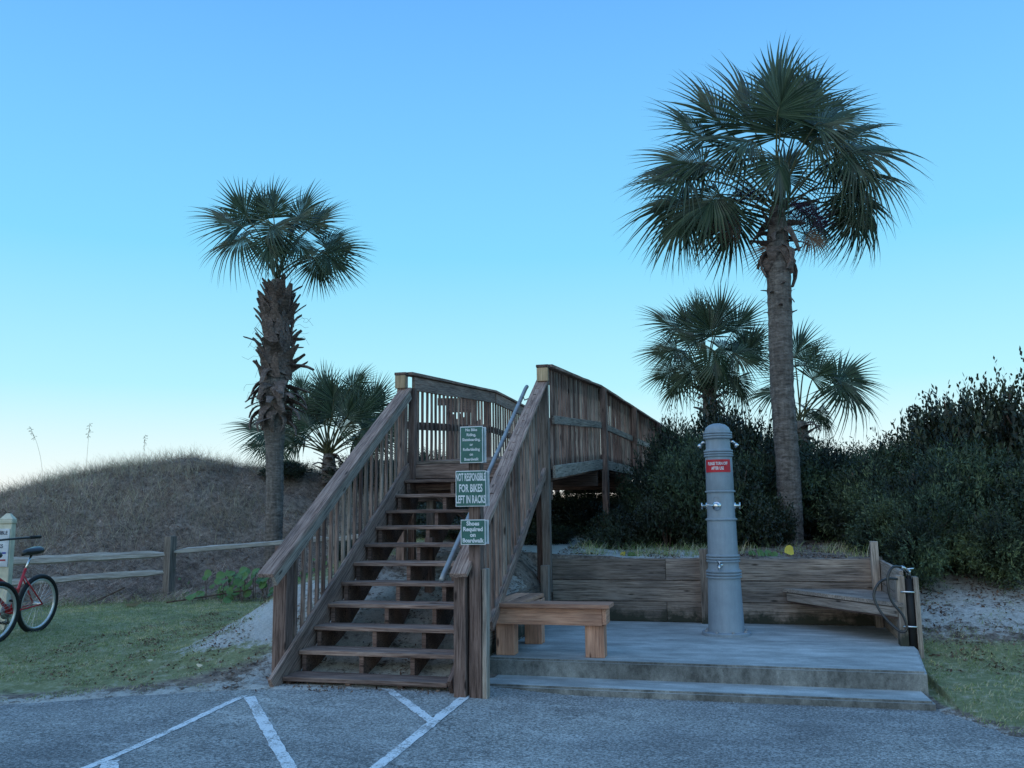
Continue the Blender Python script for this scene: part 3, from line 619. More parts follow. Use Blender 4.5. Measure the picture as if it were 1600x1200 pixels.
def curved_text(body, size, z, r, sx, bold):
    cu_ = bpy.data.curves.new('t', 'FONT'); cu_.body = body; cu_.size = size; cu_.align_x = 'CENTER'; cu_.align_y = 'CENTER'; cu_.extrude = .0006; cu_.offset = bold; cu_.resolution_u = 3
    t = bpy.data.objects.new('tmp', cu_); COL.objects.link(t); bpy.context.view_layer.update()
    me = bpy.data.meshes.new_from_object(t.evaluated_get(bpy.context.evaluated_depsgraph_get())); bpy.data.objects.remove(t)
    for v in me.vertices:
        a = ca+v.co.x*sx/r; rr = r+v.co.z+.0012; v.co = Vector((rr*math.cos(a), rr*math.sin(a), z+v.co.y))
    me.materials.clear(); me.materials.append(WHITE); obj('lettering', me, plate, (0, 0, 0))
curved_text('PLEASE TURN OFF', .045, 1.78, .1485, .60, .0012); curved_text('AFTER USE', .045, 1.73, .1492, .62, .0012)

# ------------------------------------------------------------------ fence, left sign post, bicycles
fe = thing('split_rail_fence', 'grey split rail fence running along the foot of the dune', 'fence', (-5.15, 5.5, .2))
def rough_rail(a, b, h, seed, m=None):
    r = random.Random(seed); a, b = Vector(a), Vector(b); n = 12; V = []; t = (b-a).normalized(); s = Vector((0, 0, 1)).cross(t).normalized(); F = []
    for i in range(n+1):
        p = a.lerp(b, i/n); e = .45 if i in (0, n) else 1
        hh = h*.5*e*(1+r.uniform(-.12, .12)); ww = .035*(1+r.uniform(-.15, .15)); z = r.uniform(-.008, .008)
        for dx, dz_ in ((-ww, -hh*.7), (0, -hh), (ww, -hh*.6), (ww*.8, hh*.5), (0, hh*(1+r.uniform(0, .2))), (-ww, hh*.7)): V.append(tuple(p+s*dx+Vector((0, 0, dz_+z))))
    for i in range(n):
        for k in range(6): k2 = (k+1) % 6; F.append((i*6+k, (i+1)*6+k, (i+1)*6+k2, i*6+k2))
    F += [tuple(range(6)), tuple(n*6+k for k in range(6))[::-1]]
    return V, F
def railmat():
    m, n, b = mat('split_rail_wood'); g = nd(n, 'ShaderNodeNewGeometry'); P = g.outputs['Position']
    a = noise(n, P, 4, 6, .7, (1, 1, 12)); c = ramp(n, a.outputs[0], [(.3, (.24, .20, .17)), (.5, (.42, .37, .32)), (.7, (.62, .56, .50))]).outputs[0]
    n.links.new(c, b.inputs['Base Color']); b.inputs['Roughness'].default_value = .9; bump(n, b, a.outputs[0], 1, .012); return m
RAILM = railmat()
for i, (a, b, h) in enumerate([((-5.2, 5.46, .90), (-7.5, 3.6, .84), .12), ((-5.2, 5.46, .61), (-7.5, 3.6, .52), .105), ((-5.1, 5.54, .94), (-2.95, 6.85, 1.10), .085), ((-2.95, 6.85, 1.08), (-.6, 7.6, 1.30), .085), ((-7.5, 3.6, .84), (-9.6, 1.5, .74), .11), ((-7.5, 3.6, .50), (-9.6, 1.5, .42), .11)]):
    V, F = rough_rail(a, b, h, i); obj('rail', meshnp('rail', V, F, RAILM, False), fe)
for x, y, z0, z1 in ((-5.15, 5.5, 0, 1.19), (-7.52, 3.58, -.1, 1.08), (-2.93, 6.88, .2, 1.32), (-.55, 7.62, .5, 1.5)):
    box('post', (x-.06, y-.08, z0), (x+.06, y+.08, z1), WOODF, fe)

gx_, gy_ = -4.80, 1.83
wp = thing('white_sign_post', 'cream square post with pyramid cap and white notice by the bicycles', 'sign post', (gx_, gy_, .1))
Rz = Matrix.Rotation(.45, 4, 'Z')
def loc_box(name, lo, hi, m, parent, origin, R, bev=.006):
    bm = bmesh.new(); bmesh.ops.create_cube(bm, size=1); d = Vector(hi)-Vector(lo); bmesh.ops.scale(bm, vec=d, verts=bm.verts); bmesh.ops.bevel(bm, geom=bm.edges[:], offset=min(bev, min(d)*.3), segments=1, affect='EDGES')
    bmesh.ops.translate(bm, vec=(Vector(lo)+Vector(hi))/2, verts=bm.verts); me = bpy.data.meshes.new(name); bm.to_mesh(me); bm.free(); me.materials.append(m)
    mw = R.copy(); mw.translation = origin; return obj(name, me, parent, mw=mw)
og = Vector((gx_, gy_, 0)); loc_box('post', (-.07, -.07, .0), (.07, .07, 1.44), CREAM, wp, og, Rz)
loc_box('collar', (-.078, -.078, 1.44), (.078, .078, 1.50), CREAM, wp, og, Rz, .012)
V = [(-.074, -.074, 1.50), (.074, -.074, 1.50), (.074, .074, 1.50), (-.074, .074, 1.50), (-.02, -.02, 1.57), (.02, -.02, 1.57), (.02, .02, 1.57), (-.02, .02, 1.57)]
mw = Rz.copy(); mw.translation = og
obj('post_cap', meshnp('post_cap', V, [(0, 1, 5, 4), (1, 2, 6, 5), (2, 3, 7, 6), (3, 0, 4, 7), (4, 5, 6, 7), (3, 2, 1, 0)], CREAM), wp, mw=mw)
ns = thing('white_notice', 'white notice with dark capitals fixed on the cream post', 'sign', (gx_, gy_, 1.0))
loc_box('notice_board', (-.40, -.088, .93), (.055, -.076, 1.385), WSIGN, ns, og, Rz, .003)
for l, z, s, m in (('NOT RESPONSIBLE', 1.335, .062, NAVY), ('FOR BIKES', 1.255, .062, NAVY), ('LEFT IN RACKS', 1.175, .062, NAVY)):
    M4 = mw @ (Matrix.Translation((-.17, -.0895, z)) @ Matrix.Rotation(math.pi/2, 4, 'X')); text(l, s, m, ns, M4, bold=.001, sx=.78)
for z, m in ((1.085, flat('blue_print', (.06, .08, .4))), (1.0, flat('red_print', (.5, .06, .08)))): loc_box('printed_rule', (-.36, -.0895, z), (.03, -.0885, z+.02), m, ns, og, Rz, .0003)

def bicycle(label, loc, rz, lean=0):
    """red step-through cruiser; rear hub at (0,.335), rider faces -X"""
    t = thing('bicycle', label, 'bicycle', loc, rz, 'bicycles at the left edge'); t.rotation_euler = (lean, 0, rz)
    o0 = (0, 0, 0); r = .315; hub = Vector((0, 0, .335)); fh = Vector((-1.10, 0, .335)); bb = Vector((-.44, 0, .29))
    def wheel(c):
        n = 48; P = [(c.x+r*math.cos(a*2*math.pi/n), 0, c.z+r*math.sin(a*2*math.pi/n)) for a in range(n)]
        def torus(R, rr, seg=10, sq=1):
            V = []; F = []
            for i in range(n):
                a = 2*math.pi*i/n
                for k in range(seg): b = 2*math.pi*k/seg; q = R+rr*math.cos(b)*sq; V.append((c.x+q*math.cos(a), rr*math.sin(b), c.z+q*math.sin(a)))
            for i in range(n):
                for k in range(seg): i2, k2 = (i+1) % n, (k+1) % seg; F.append((i*seg+k, i*seg+k2, i2*seg+k2, i2*seg+k))
            return V, F
        V, F = torus(r, .027); w = obj('wheel', meshnp('wheel', V, F, BLACK, True), t, o0); w['label'] = 'fat black tyre on silver rim'
        V, F = torus(r-.034, .016, 8, .9); obj('rim', meshnp('rim', V, F, RIM, True), w, o0)
        parts = []
        for i in range(32):
            a = 2*math.pi*i/32; b = a+(.9 if (i//2) % 2 else -.9); s = .03 if i % 2 else -.03
            parts.append(tube([(c.x+.025*math.cos(b), s, c.z+.025*math.sin(b)), (c.x+(r-.045)*math.cos(a), 0, c.z+(r-.045)*math.sin(a))], .0016, 4, False))
        parts.append(tube([(c.x, -.055, c.z), (c.x, .055, c.z)], .02, 10)); V, F = join(parts); obj('spokes', meshnp('spokes', V, F, RIM), w, o0)
    wheel(hub); wheel(fh)
    st_top = Vector((-.265, 0, .76)); head_t = Vector((-.93, 0, .88)); head_b = Vector((-.965, 0, .70))
    fp = [tube([bb, st_top], .017, 12), tube([head_t, head_b], .021, 12), tube(spline([head_b+Vector((.0, 0, .05)), Vector((-.72, 0, .52)), bb]), .021, 12),
          tube(spline([head_t-Vector((.0, 0, .03)), Vector((-.65, 0, .66)), bb.lerp(st_top, .48)]), .017, 12), tube([bb-Vector((0, .045, 0)), bb+Vector((0, .045, 0))], .024, 12)]
    for s in (-1, 1): fp += [tube([bb+Vector((0, .025*s, 0)), hub+Vector((0, .062*s, 0))], .010, 8), tube([bb.lerp(st_top, .82)+Vector((0, .012*s, 0)), hub+Vector((0, .062*s, 0))], .0085, 8), tube(spline([head_b+Vector((0, .03*s, -.01)), head_b+Vector((-.015, .055*s, -.08)), fh+Vector((0, .055*s, 0))]), .010, 8)]
    V, F = join(fp); obj('frame', meshnp('frame', V, F, REDP, True), t, o0)
    V, F = tube([bb.lerp(st_top, .9), st_top+Vector((.075, 0, .17))], .0135, 10); obj('seat_post', meshnp('seat_post', V, F, CHROME, True), t, o0)
    V = []; F = []; P = [(-.14, .018, .93), (-.10, .028, .942), (-.04, .05, .945), (.04, .095, .952), (.09, .105, .962), (.125, .075, .962)]
    cx_ = st_top.x+.06; n = 12
    for x, w_, z in P:
        for k in range(n): a = 2*math.pi*k/n; V.append((cx_+x, w_*math.cos(a), z+.045*math.sin(a)*(1 if math.sin(a) > 0 else .9)*min(1, w_/.06+.35)))
    for i in range(len(P)-1):
        for k in range(n): k2 = (k+1) % n; F.append((i*n+k, i*n+k2, (i+1)*n+k2, (i+1)*n+k))
    F += [tuple(range(n))[::-1], tuple((len(P)-1)*n+k for k in range(n))]; sd = obj('saddle', meshnp('saddle', V, F, BLACKG, True), t, o0)
    hb = [tube([head_t, head_t+Vector((.03, 0, .16))], .013, 8)]
    for s in (-1, 1): hb.append(tube(spline([head_t+Vector((.03, 0, .16)), head_t+Vector((-.03, .12*s, .22)), head_t+Vector((.12, .28*s, .25)), head_t+Vector((.40, .33*s, .26))]), .012, 8))
    V, F = join(hb); hbo = obj('handlebar', meshnp('handlebar', V, F, BLACKG, True), t, o0)
    for s in (-1, 1): V, F = tube([head_t+Vector((.28, .318*s, .26)), head_t+Vector((.42, .332*s, .262))], .018, 10); obj('grip', meshnp('grip', V, F, BLACK, True), hbo, o0)
    V, F = join([alongy(lathe([(.085, -.003), (.085, .003)], 28), bb, .055), tube([bb+Vector((0, .06, 0)), bb+Vector((.09, .075, -.14))], .010, 6), tube([bb+Vector((0, -.06, 0)), bb+Vector((-.09, -.075, .14))], .010, 6), tube([bb+Vector((0, .055, .08)), hub+Vector((0, .055, .035))], .005, 5), tube([bb+Vector((0, .055, -.08)), hub+Vector((0, .055, -.035))], .005, 5)])
    cr_ = obj('crankset', meshnp('crankset', V, F, CHROME_D, True), t, o0)
    for s, dx, dz_ in ((1, .09, -.14), (-1, -.09, .14)):
        V = [(bb.x+dx+a*.045, s*(.08+b*.09), bb.z+dz_+c*.012) for a in (-1, 1) for b in (0, 1) for c in (-1, 1)]
        obj('pedal', meshnp('pedal', V, [(0, 1, 3, 2), (4, 6, 7, 5), (0, 4, 5, 1), (2, 3, 7, 6), (0, 2, 6, 4), (1, 5, 7, 3)], BLACK), t, o0)
    V, F = tube([bb+Vector((.06, .03, 0)), (bb.x+.12, .17, .0)], .007, 6); obj('kickstand', meshnp('kickstand', V, F, CHROME_D, True), t, o0)
    return t
def alongy(m, c, y): return [(c.x+x, c.y+y+z, c.z+w) for x, w, z in m[0]], m[1]
bicycle('red step-through bicycle with black saddle and silver rims beside cream post', (-4.20, 1.72, .175), math.radians(95), .05)
bicycle('nearer bicycle at left edge showing only a black tyred wheel', (-3.96, .87, .16), math.radians(93), .06)

# ------------------------------------------------------------------ palms
def fan_mesh(seed, R=1.0, nseg=26, spread=118, droop=.25, strings=True, fold=.25):
    r = random.Random(seed); V = []; F = []
    for i in range(-nseg, nseg+1):
        a = math.radians(spread)*i/nseg+r.uniform(-.012, .012); f = abs(i)/nseg
        o = Vector((.24*R*(1-f)**1.3, 0, -.05*R*(1-f)*(1-f)))       # the costa arches into the blade
        L = R*(1.0-.30*f)*r.uniform(.93, 1.05)-o.x*.75; d = Vector((math.cos(a), math.sin(a), 0)); s = Vector((-math.sin(a), math.cos(a), 0))
        da = math.radians(spread)/nseg; fuse = .37; wmax = (L*fuse+.02)*da*.60
        bend = droop*r.uniform(.6, 1.5); tw = r.uniform(-.4, .4); sd = r.uniform(-.05, .05)
        pr = [(0, .006), (.2, wmax*.55), (fuse, wmax), (.58, wmax*.62), (.8, wmax*.32), (1.0, .0010)]
        b0 = len(V)
        for t, w in pr:
            z = -bend*R*max(0, t-.25)**2*.8-fold*abs(math.sin(a))*R*t*(.6+.4*t)+.05*R*t*(1-t)
            p = o+d*(L*t)+s*(sd*t*t*R)+Vector((0, 0, z)); tt = tw*max(0, t-fuse)*2
            e = s*math.cos(tt)+Vector((0, 0, math.sin(tt))); k = w*.55 if t < .7 else w*.3
            V += [tuple(p-e*w+Vector((0, 0, k))), tuple(p-Vector((0, 0, k*.4))), tuple(p+e*w+Vector((0, 0, k)))]
        for q in range(len(pr)-1):
            b = b0+3*q; F += [(b, b+1, b+4, b+3), (b+1, b+2, b+5, b+4)]
        if strings and r.random() < .35:
            p0 = o+d*(L*fuse*1.1)+s*wmax; p1 = p0+d*(L*.22)+Vector((0, 0, -.04*R)); p2 = p1+d*.05+Vector((r.uniform(-.05, .05), r.uniform(-.05, .05), -.16*R)); b = len(V)
            for p in (p0, p1, p2): V += [tuple(p-s*.0016), tuple(p+s*.0016)]
            F += [(b, b+1, b+3, b+2), (b+2, b+3, b+5, b+4)]
        if strings and r.random() < .5:     # drooping hair-thin tips
            z = V[b0+3*5+1]; p = Vector(z); b = len(V); q = p+d*.09*R+Vector((0, 0, -.09*R*r.uniform(.3, 1.4)))
            V += [tuple(p-s*.0012), tuple(p+s*.0012), tuple(q)]; F.append((b, b+1, b+2))
    return V, F
FANS = []
for i in range(8): V, F = fan_mesh(20+i, 1.0, 16+i % 3*2, (100, 118, 128)[i % 3], .25+.2*(i % 3), True, (.10, .55, .3, .08, .2, .42, .16, .35)[i]); FANS.append(meshnp('frond_blade', V, F, PALM))
RT = Vector((math.cos(.2563), math.sin(.2563), 0)); DP = Vector((-math.sin(.2563), math.cos(.2563), 0)); UPV = Vector((0, 0, 1))
def frond(palm, apex, hub, axis, R, k, face, me=None, thick=.016):
    axis = axis.normalized(); k = (0, 3, 6)[k % 3] if axis.z > .45 else k; n = (face-axis*face.dot(axis)).normalized(); y = n.cross(axis)
    Mx = (Matrix((axis, y, n)).transposed() @ Matrix.Scale(R, 3)).to_4x4(); Mx.translation = hub
    o = obj('frond', me or FANS[k % 8], palm, mw=Mx)
    mid = apex.lerp(hub, .55)+UPV*.10*(hub-apex).length; pts = spline([apex, mid, hub, hub+axis*R*.12], 5)
    V, F = tube(pts, [thick*(1-.6*i/len(pts)) for i in range(len(pts))], 5); p = obj('petiole', meshnp('petiole', V, F, PETI), o); return o
PETI = leafm('petiole_green', [(.07, .07, .03), (.12, .11, .05)], 0, .45)
def trunk(palm, pts, radii, seg=28, m=None, seed=0):
    P = spline(pts, 26); n = len(P); rs = np.interp(np.linspace(0, 1, n), np.linspace(0, 1, len(radii)), radii); V = []; F = []
    r = np.random.default_rng(seed); ph = r.uniform(0, 6.28, 8)
    for i, p in enumerate(P):
        for k in range(seg):
            a = 2*math.pi*k/seg; q = rs[i]*(1+.025*math.sin(p.z*38+1.2*math.sin(a+ph[0]))+.02*math.sin(3*a+p.z*2.3+ph[1])+.018*math.sin(7*a+p.z*9+ph[2])+r.normal(0, .006))
            V.append((p.x+q*math.cos(a), p.y+q*math.sin(a), p.z))
    for i in range(n-1):
        for k in range(seg): k2 = (k+1) % seg; F.append((i*seg+k, i*seg+k2, (i+1)*seg+k2, (i+1)*seg+k))
    F.append(tuple((n-1)*seg+k for k in range(seg)))
    return obj('trunk', meshnp('trunk', V, F, m or BARK, True), palm)
def boot_mesh(seed, L, droop):
    r = random.Random(seed); V = []; F = []
    st_ = [(0, .105, 0), (.25, .085, .03), (.5, .056, .08), (.75, .042, .15), (1, .026+r.uniform(-.01, .012), .20)]
    for t, w, z in st_:
        x = t*L*.75; zz = L*.55*t-droop*t*t*L; th = .020*(1-.5*t)+.005
        for s, q in ((-1, 0), (-.6, 1), (.6, 1), (1, 0), (.5, -.5), (-.5, -.5)): V.append((x+q*th*.6, s*w+r.uniform(-.004, .004), zz+q*th))
    for i in range(4):
        for k in range(6): k2 = (k+1) % 6; F.append((i*6+k, (i+1)*6+k, (i+1)*6+k2, i*6+k2))
    F += [tuple(range(6)), tuple(24+k for k in range(6))[::-1]]; return V, F
BOOTS = [meshnp('leaf_base', *boot_mesh(i, .34+.05*(i % 4), d_), BOOT) for i, d_ in enumerate((.0, .15, .35, .6, .1, .9, 1.3, .5))]
def boot(palm, c, z, a, rad, k, sc_=1, tilt=0):
    Mx = Matrix.Rotation(a, 4, 'Z') @ Matrix.Rotation(tilt, 4, 'Y') @ Matrix.Rotation(random.uniform(-.5, .5), 4, 'X') @ Matrix.Scale(sc_, 4); Mx.translation = (c.x+rad*math.cos(a), c.y+rad*math.sin(a), z)
    return obj('leaf_base', BOOTS[k % 8], palm, mw=Mx)
FANS_D = []
for i in range(2): V, F = fan_mesh(60+i, 1.0, 14, 80, .9); FANS_D.append(meshnp('frond_blade', V, F, PALMDEAD))
def crown(palm, apexpx, spx, base, table, rings_, seed, rs=1.04):
    """table rows: hub (dx, dy), direction degrees, radius, depth : lengths in spx units along the palm's own broad side"""
    r = random.Random(seed); apex = base
    for i, (hx, hy, ang, R, dep) in enumerate(table):
        hub = base+RT*((hx-apexpx[0])*spx)-UPV*((hy-apexpx[1])*spx)+DP*dep
        a = math.radians(ang); ax = RT*math.cos(a)+UPV*math.sin(a)+DP*(dep*.35+r.uniform(-.15, .15))
        face = UPV*r.uniform(.25, .7)-DP*r.uniform(.5, 1.0)+RT*r.uniform(-.35, .35)
        if dep > .3: face = UPV*.8-DP*.4+RT*r.uniform(-.5, .5)
        frond(palm, apex+Vector((r.uniform(-.06, .06), r.uniform(-.06, .06), r.uniform(-.12, .12))), hub, ax, R*spx*rs, i, face)

# tall palm on the right
pr_ = thing('sabal_palm', 'tallest palm with smooth curved trunk behind the shower platform', 'palm tree', (4.56, 5.93, .9), group='cabbage palms')
trunk(pr_, [(4.58, 5.93, .6), (4.56, 5.93, 1.3), (4.56, 5.93, 2.3), (4.54, 5.93, 3.3), (4.58, 5.93, 4.6), (4.60, 5.93, 5.4), (4.61, 5.93, 5.95)], [.145, .155, .165, .165, .165, .170, .17, .15, .09], seed=1)
s_ = .0097
TR = [(1190, 195, 100, 135, .1), (1245, 190, 68, 135, .3), (1215, 225, 90, 115, -.3), (1115, 205, 132, 100, .2), (1150, 175, 116, 112, .4), (1320, 210, 25, 100, .2), (1290, 180, 48, 112, .4), (1310, 245, -3, 118, -.3), (1305, 258, -48, 85, -.5), (1330, 288, -28, 100, .2), (1342, 306, -62, 95, .1), (1100, 262, 165, 98, -.2), (1088, 250, 188, 95, .1), (1080, 305, 200, 98, .1), (1080, 322, 236, 98, -.1), (1118, 318, 214, 100, -.4), (1158, 322, 252, 100, .2), (1192, 283, -92, 92, -.9), (1200, 210, 78, 95, -.7), (1258, 222, 20, 95, -.6), (1250, 245, 60, 105, .8), (1145, 285, 205, 90, .7), (1270, 292, -35, 90, .7), (1160, 255, 172, 80, -.8), (1268, 165, 78, 95, .1)]
TR += [(1150, 255, 165, 84, -.55), (1258, 240, 12, 84, -.5), (1128, 262, 195, 84, -.2), (1290, 262, -25, 84, -.1), (1235, 140, 88, 112, .3), (1262, 175, 66, 112, .1), (1105, 300, 222, 105, .4), (1075, 290, 182, 92, -.3), (1335, 275, -15, 92, -.2), (1335, 320, -50, 85, .3), (1140, 300, 240, 95, .6), (1290, 300, -60, 80, .5)]
apR = Vector((4.61, 5.93, 5.87)); crown(pr_, (1214, 330), s_, apR, TR, 0, 5, 1.10)
for i in range(16):
    a = i*2.4+.3; boot(pr_, Vector((4.60, 5.93, 0)), 5.22+.035*i, a, .13, i+4, .9, .1+(i % 3)*.35)
for i, (a, z) in enumerate([(math.pi*1.0, 5.22), (-.1, 5.20), (-1.1, 5.3), (-2.3, 5.3), (.3, 5.1), (3.4, 5.15)]): boot(pr_, Vector((4.60, 5.93, 0)), z, a+.2563, .15, 5+i % 2, 1.15, 1.0+.3*(i % 2))
for i in range(12): boot(pr_, Vector((4.56, 5.93, 0)), 4.32+.04*i, i*2.4, .145, i, .38, .2)
for i, (x, z, a, R) in enumerate([(-.55, 5.55, 188, .62), (.42, 5.35, -32, .5), (-.1, 5.2, -100, .55)]):
    hub = apR+RT*x+UPV*(z-5.72)+DP*.0; av = math.radians(a); o = frond(pr_, apR-UPV*.3, hub, RT*math.cos(av)+UPV*math.sin(av), R, i, -DP+UPV*.1, thick=.014); o.data = FANS_D[i % 2] if 'FANS_D' in globals() else o.data
def fruit(palm, origin, dirv, L, n, seed):
    r = random.Random(seed); parts = []; bV = []; bF = []; main = spline([origin, origin+dirv*L*.5+UPV*.12, origin+dirv*L-UPV*.30*L], 6); parts.append(tube(main, .008, 4, False))
    for i in range(n):
        p = main[r.randrange(4, len(main))]; d_ = (dirv*.4+Vector((r.gauss(0, 1), r.gauss(0, 1), r.gauss(-.3, .7)))).normalized(); q = p+d_*r.uniform(.12, .32); m_ = p.lerp(q, .5)+UPV*.02
        parts.append(tube([p, m_, q], .0022, 3, False))
        for j in range(16):
            c = p.lerp(q, r.uniform(.15, 1.05))+Vector((r.gauss(0, .018), r.gauss(0, .018), r.gauss(-.01, .018))); e = r.uniform(.005, .0085); b = len(bV)
            bV += [tuple(c+Vector(v)*e) for v in ((1, 0, -.6), (-1, 0, -.6), (0, 1, .6), (0, -1, .6))]; bF += [(b, b+1, b+2), (b, b+2, b+3), (b, b+3, b+1), (b+1, b+3, b+2)]
    V, F = join(parts); o = len(V); V = V+bV; F = F+[tuple(i+o for i in f) for f in bF]; tag(obj('fruit_cluster', meshnp('fruit_cluster', V, F, BERRY), palm), kind='stuff')
fruit(pr_, apR-UPV*.05, (RT*.8-DP*.3).normalized(), .60, 90, 1); fruit(pr_, apR-UPV*.05, (RT*.9+DP*.3-UPV*.3).normalized(), .55, 70, 2)
fruit(pr_, apR+UPV*.2, (-RT*.9-DP*.2-UPV*.05).normalized(), .95, 110, 3); fruit(pr_, apR+UPV*.25, (-RT*.6+DP*.4).normalized(), .8, 60, 4)

# palm on the left with its jacket of old leaf bases
pl_ = thing('sabal_palm', 'left palm with trunk wrapped in shaggy old leaf bases', 'palm tree', (-4.05, 6.8, .8), group='cabbage palms')
cL = Vector((-4.07, 6.8, 0)); trunk(pl_, [(-4.03, 6.8, .4), (-4.03, 6.8, 1.8), (-4.07, 6.8, 3.2), (-4.10, 6.8, 4.6), (-4.09, 6.8, 5.75)], [.15, .15, .15, .15, .155, .20, .22, .22, .21, .18, .10], seed=2)
for i in range(132):
    f = i/131; z = 3.15+2.38*f; a = i*2.39996+random.uniform(-.2, .2); rad = .24+.05*math.sin(f*math.pi)-.07*max(0, f-.85)/.15
    if f < .3: k, ti = random.choice([5, 3, 2, 1]), random.uniform(.5, 1.5)
    elif f < .75: k, ti = random.choice([1, 2, 0, 4]), (random.uniform(-1.1, -.6) if i % 5 else random.uniform(-.4, .2))
    else: k, ti = random.choice([0, 1, 4]), random.uniform(-.7, -.1)
    boot(pl_, cL, z, a, rad-.045, k, random.uniform(.85, 1.25), ti)
for z, a, k, s in ((4.12, -.05, 2, 1.5), (4.45, .1, 1, 1.0), (4.62, 0, 1, 1.0), (3.85, 3.3, 5, 1.1), (3.75, -1.3, 6, 1.2), (4.05, -1.9, 5, 1.2)): boot(pl_, cL, z, a+.2563, .16, k, s, .35)
TL = [(378, 350, 150, 92, .1), (385, 335, 122, 80, .2), (388, 372, 196, 78, -.1), (428, 335, 97, 72, 0), (462, 335, 70, 72, .2), (482, 348, 52, 70, .2), (505, 382, 40, 62, .1), (512, 390, 2, 68, 0), (510, 398, -38, 70, -.1), (492, 400, -72, 62, .1), (450, 372, -88, 70, -.6), (438, 392, -84, 66, -.7), (472, 388, -35, 60, -.4), (412, 330, 113, 72, .3), (465, 365, 35, 62, -.5), (440, 375, 20, 62, -.7), (470, 345, 62, 70, .5)]
apL = Vector((-4.09, 6.8, 5.72)); crown(pl_, (437, 440), .0118, apL, TL, 0, 9)
V = []; F = []; rr_ = random.Random(4); parts = []
for i in range(60):
    a = rr_.uniform(0, 6.28); z = rr_.uniform(3.2, 5.2); p = cL+Vector((.2*math.cos(a), .2*math.sin(a), z)); pts = [p]
    for j in range(5): p = p+Vector((math.cos(a)*.07+rr_.gauss(0, .05), math.sin(a)*.07+rr_.gauss(0, .05), rr_.gauss(-.04, .07))); pts.append(p)
    parts.append(tube(pts, .0025, 3, False))
V, F = join(parts); tag(obj('dry_tendrils', meshnp('dry_tendrils', V, F, TWIG), pl_), kind='stuff')

def small_palm(label, base, apex, px, s, table, seed):
    p = thing('sabal_palm', label, 'palm tree', base, group='cabbage palms'); trunk(p, [base, (base[0], base[1], (base[2]+apex.z)/2), tuple(apex)], [.16, .16, .12], seed=seed)
    for i in range(14): boot(p, Vector((apex.x, apex.y, 0)), apex.z-.5+.035*i, i*2.4, .10, i, .9, .1)
    crown(p, px, s, apex, table, 0, seed)
def ball(cx, cy, R, n, seed, lo=-60, hi=240, hub=.45):
    r = random.Random(seed); out = []
    for i in range(n):
        a = lo+(hi-lo)*((i*.618) % 1); k = r.uniform(.35, 1)*hub*R; out.append((cx+k*math.cos(math.radians(a)), cy-k*math.sin(math.radians(a))*r.uniform(.8, 1.15), a+r.uniform(-25, 25), R*r.uniform(.38, .62), r.uniform(-.7, .7)))
    return out
small_palm('low bushy palm on the dune behind the left palm', (-5.0, 10.8, 2.2), Vector((-5.0, 10.8, 2.85)), (512, 712), .0143, ball(510, 705, 112, 40, 3, 8, 184, .88), 3)
small_palm('medium palm with round crown above the shower column', (3.39, 9.94, 1.0), Vector((3.39, 9.94, 3.85)), (1108, 606), .0128, [(1105, 530, 100, 72, 0), (1065, 515, 140, 66, .1), (1150, 520, 50, 68, .1), (1060, 550, 185, 62, -.1), (1085, 575, 225, 70, -.2), (1108, 560, -90, 72, -.6), (1095, 540, 170, 62, -.4), (1130, 545, 0, 62, .2), (1170, 545, 45, 62, .3), (1090, 520, 115, 66, .2), (1120, 520, 80, 68, -.3), (1070, 590, 235, 56, .2), (1130, 580, -55, 66, -.1), (1108, 535, 110, 66, -.5), (1140, 560, -20, 64, -.3), (1165, 560, 60, 60, 0), (1155, 590, -75, 60, .2), (1115, 575, -95, 60, .4), (1080, 545, 160, 60, .5), (1060, 575, 205, 55, .3), (1100, 500, 95, 50, .2)], 4)
small_palm('leaning palm half hidden by the tallest palm trunk, fan spread right', (5.0, 9.2, 1.0), Vector((4.95, 9.2, 3.05)), (1200, 660), .0118, [(1255, 598, 0, 88, 0), (1258, 600, 32, 82, .1), (1262, 606, -38, 84, -.1), (1205, 560, 70, 72, .2), (1215, 600, 40, 60, -.3), (1190, 590, 110, 60, .3), (1215, 640, -20, 60, .2), (1180, 610, 190, 60, .2), (1240, 640, -60, 55, .3), (1225, 570, 60, 62, .4)], 6)

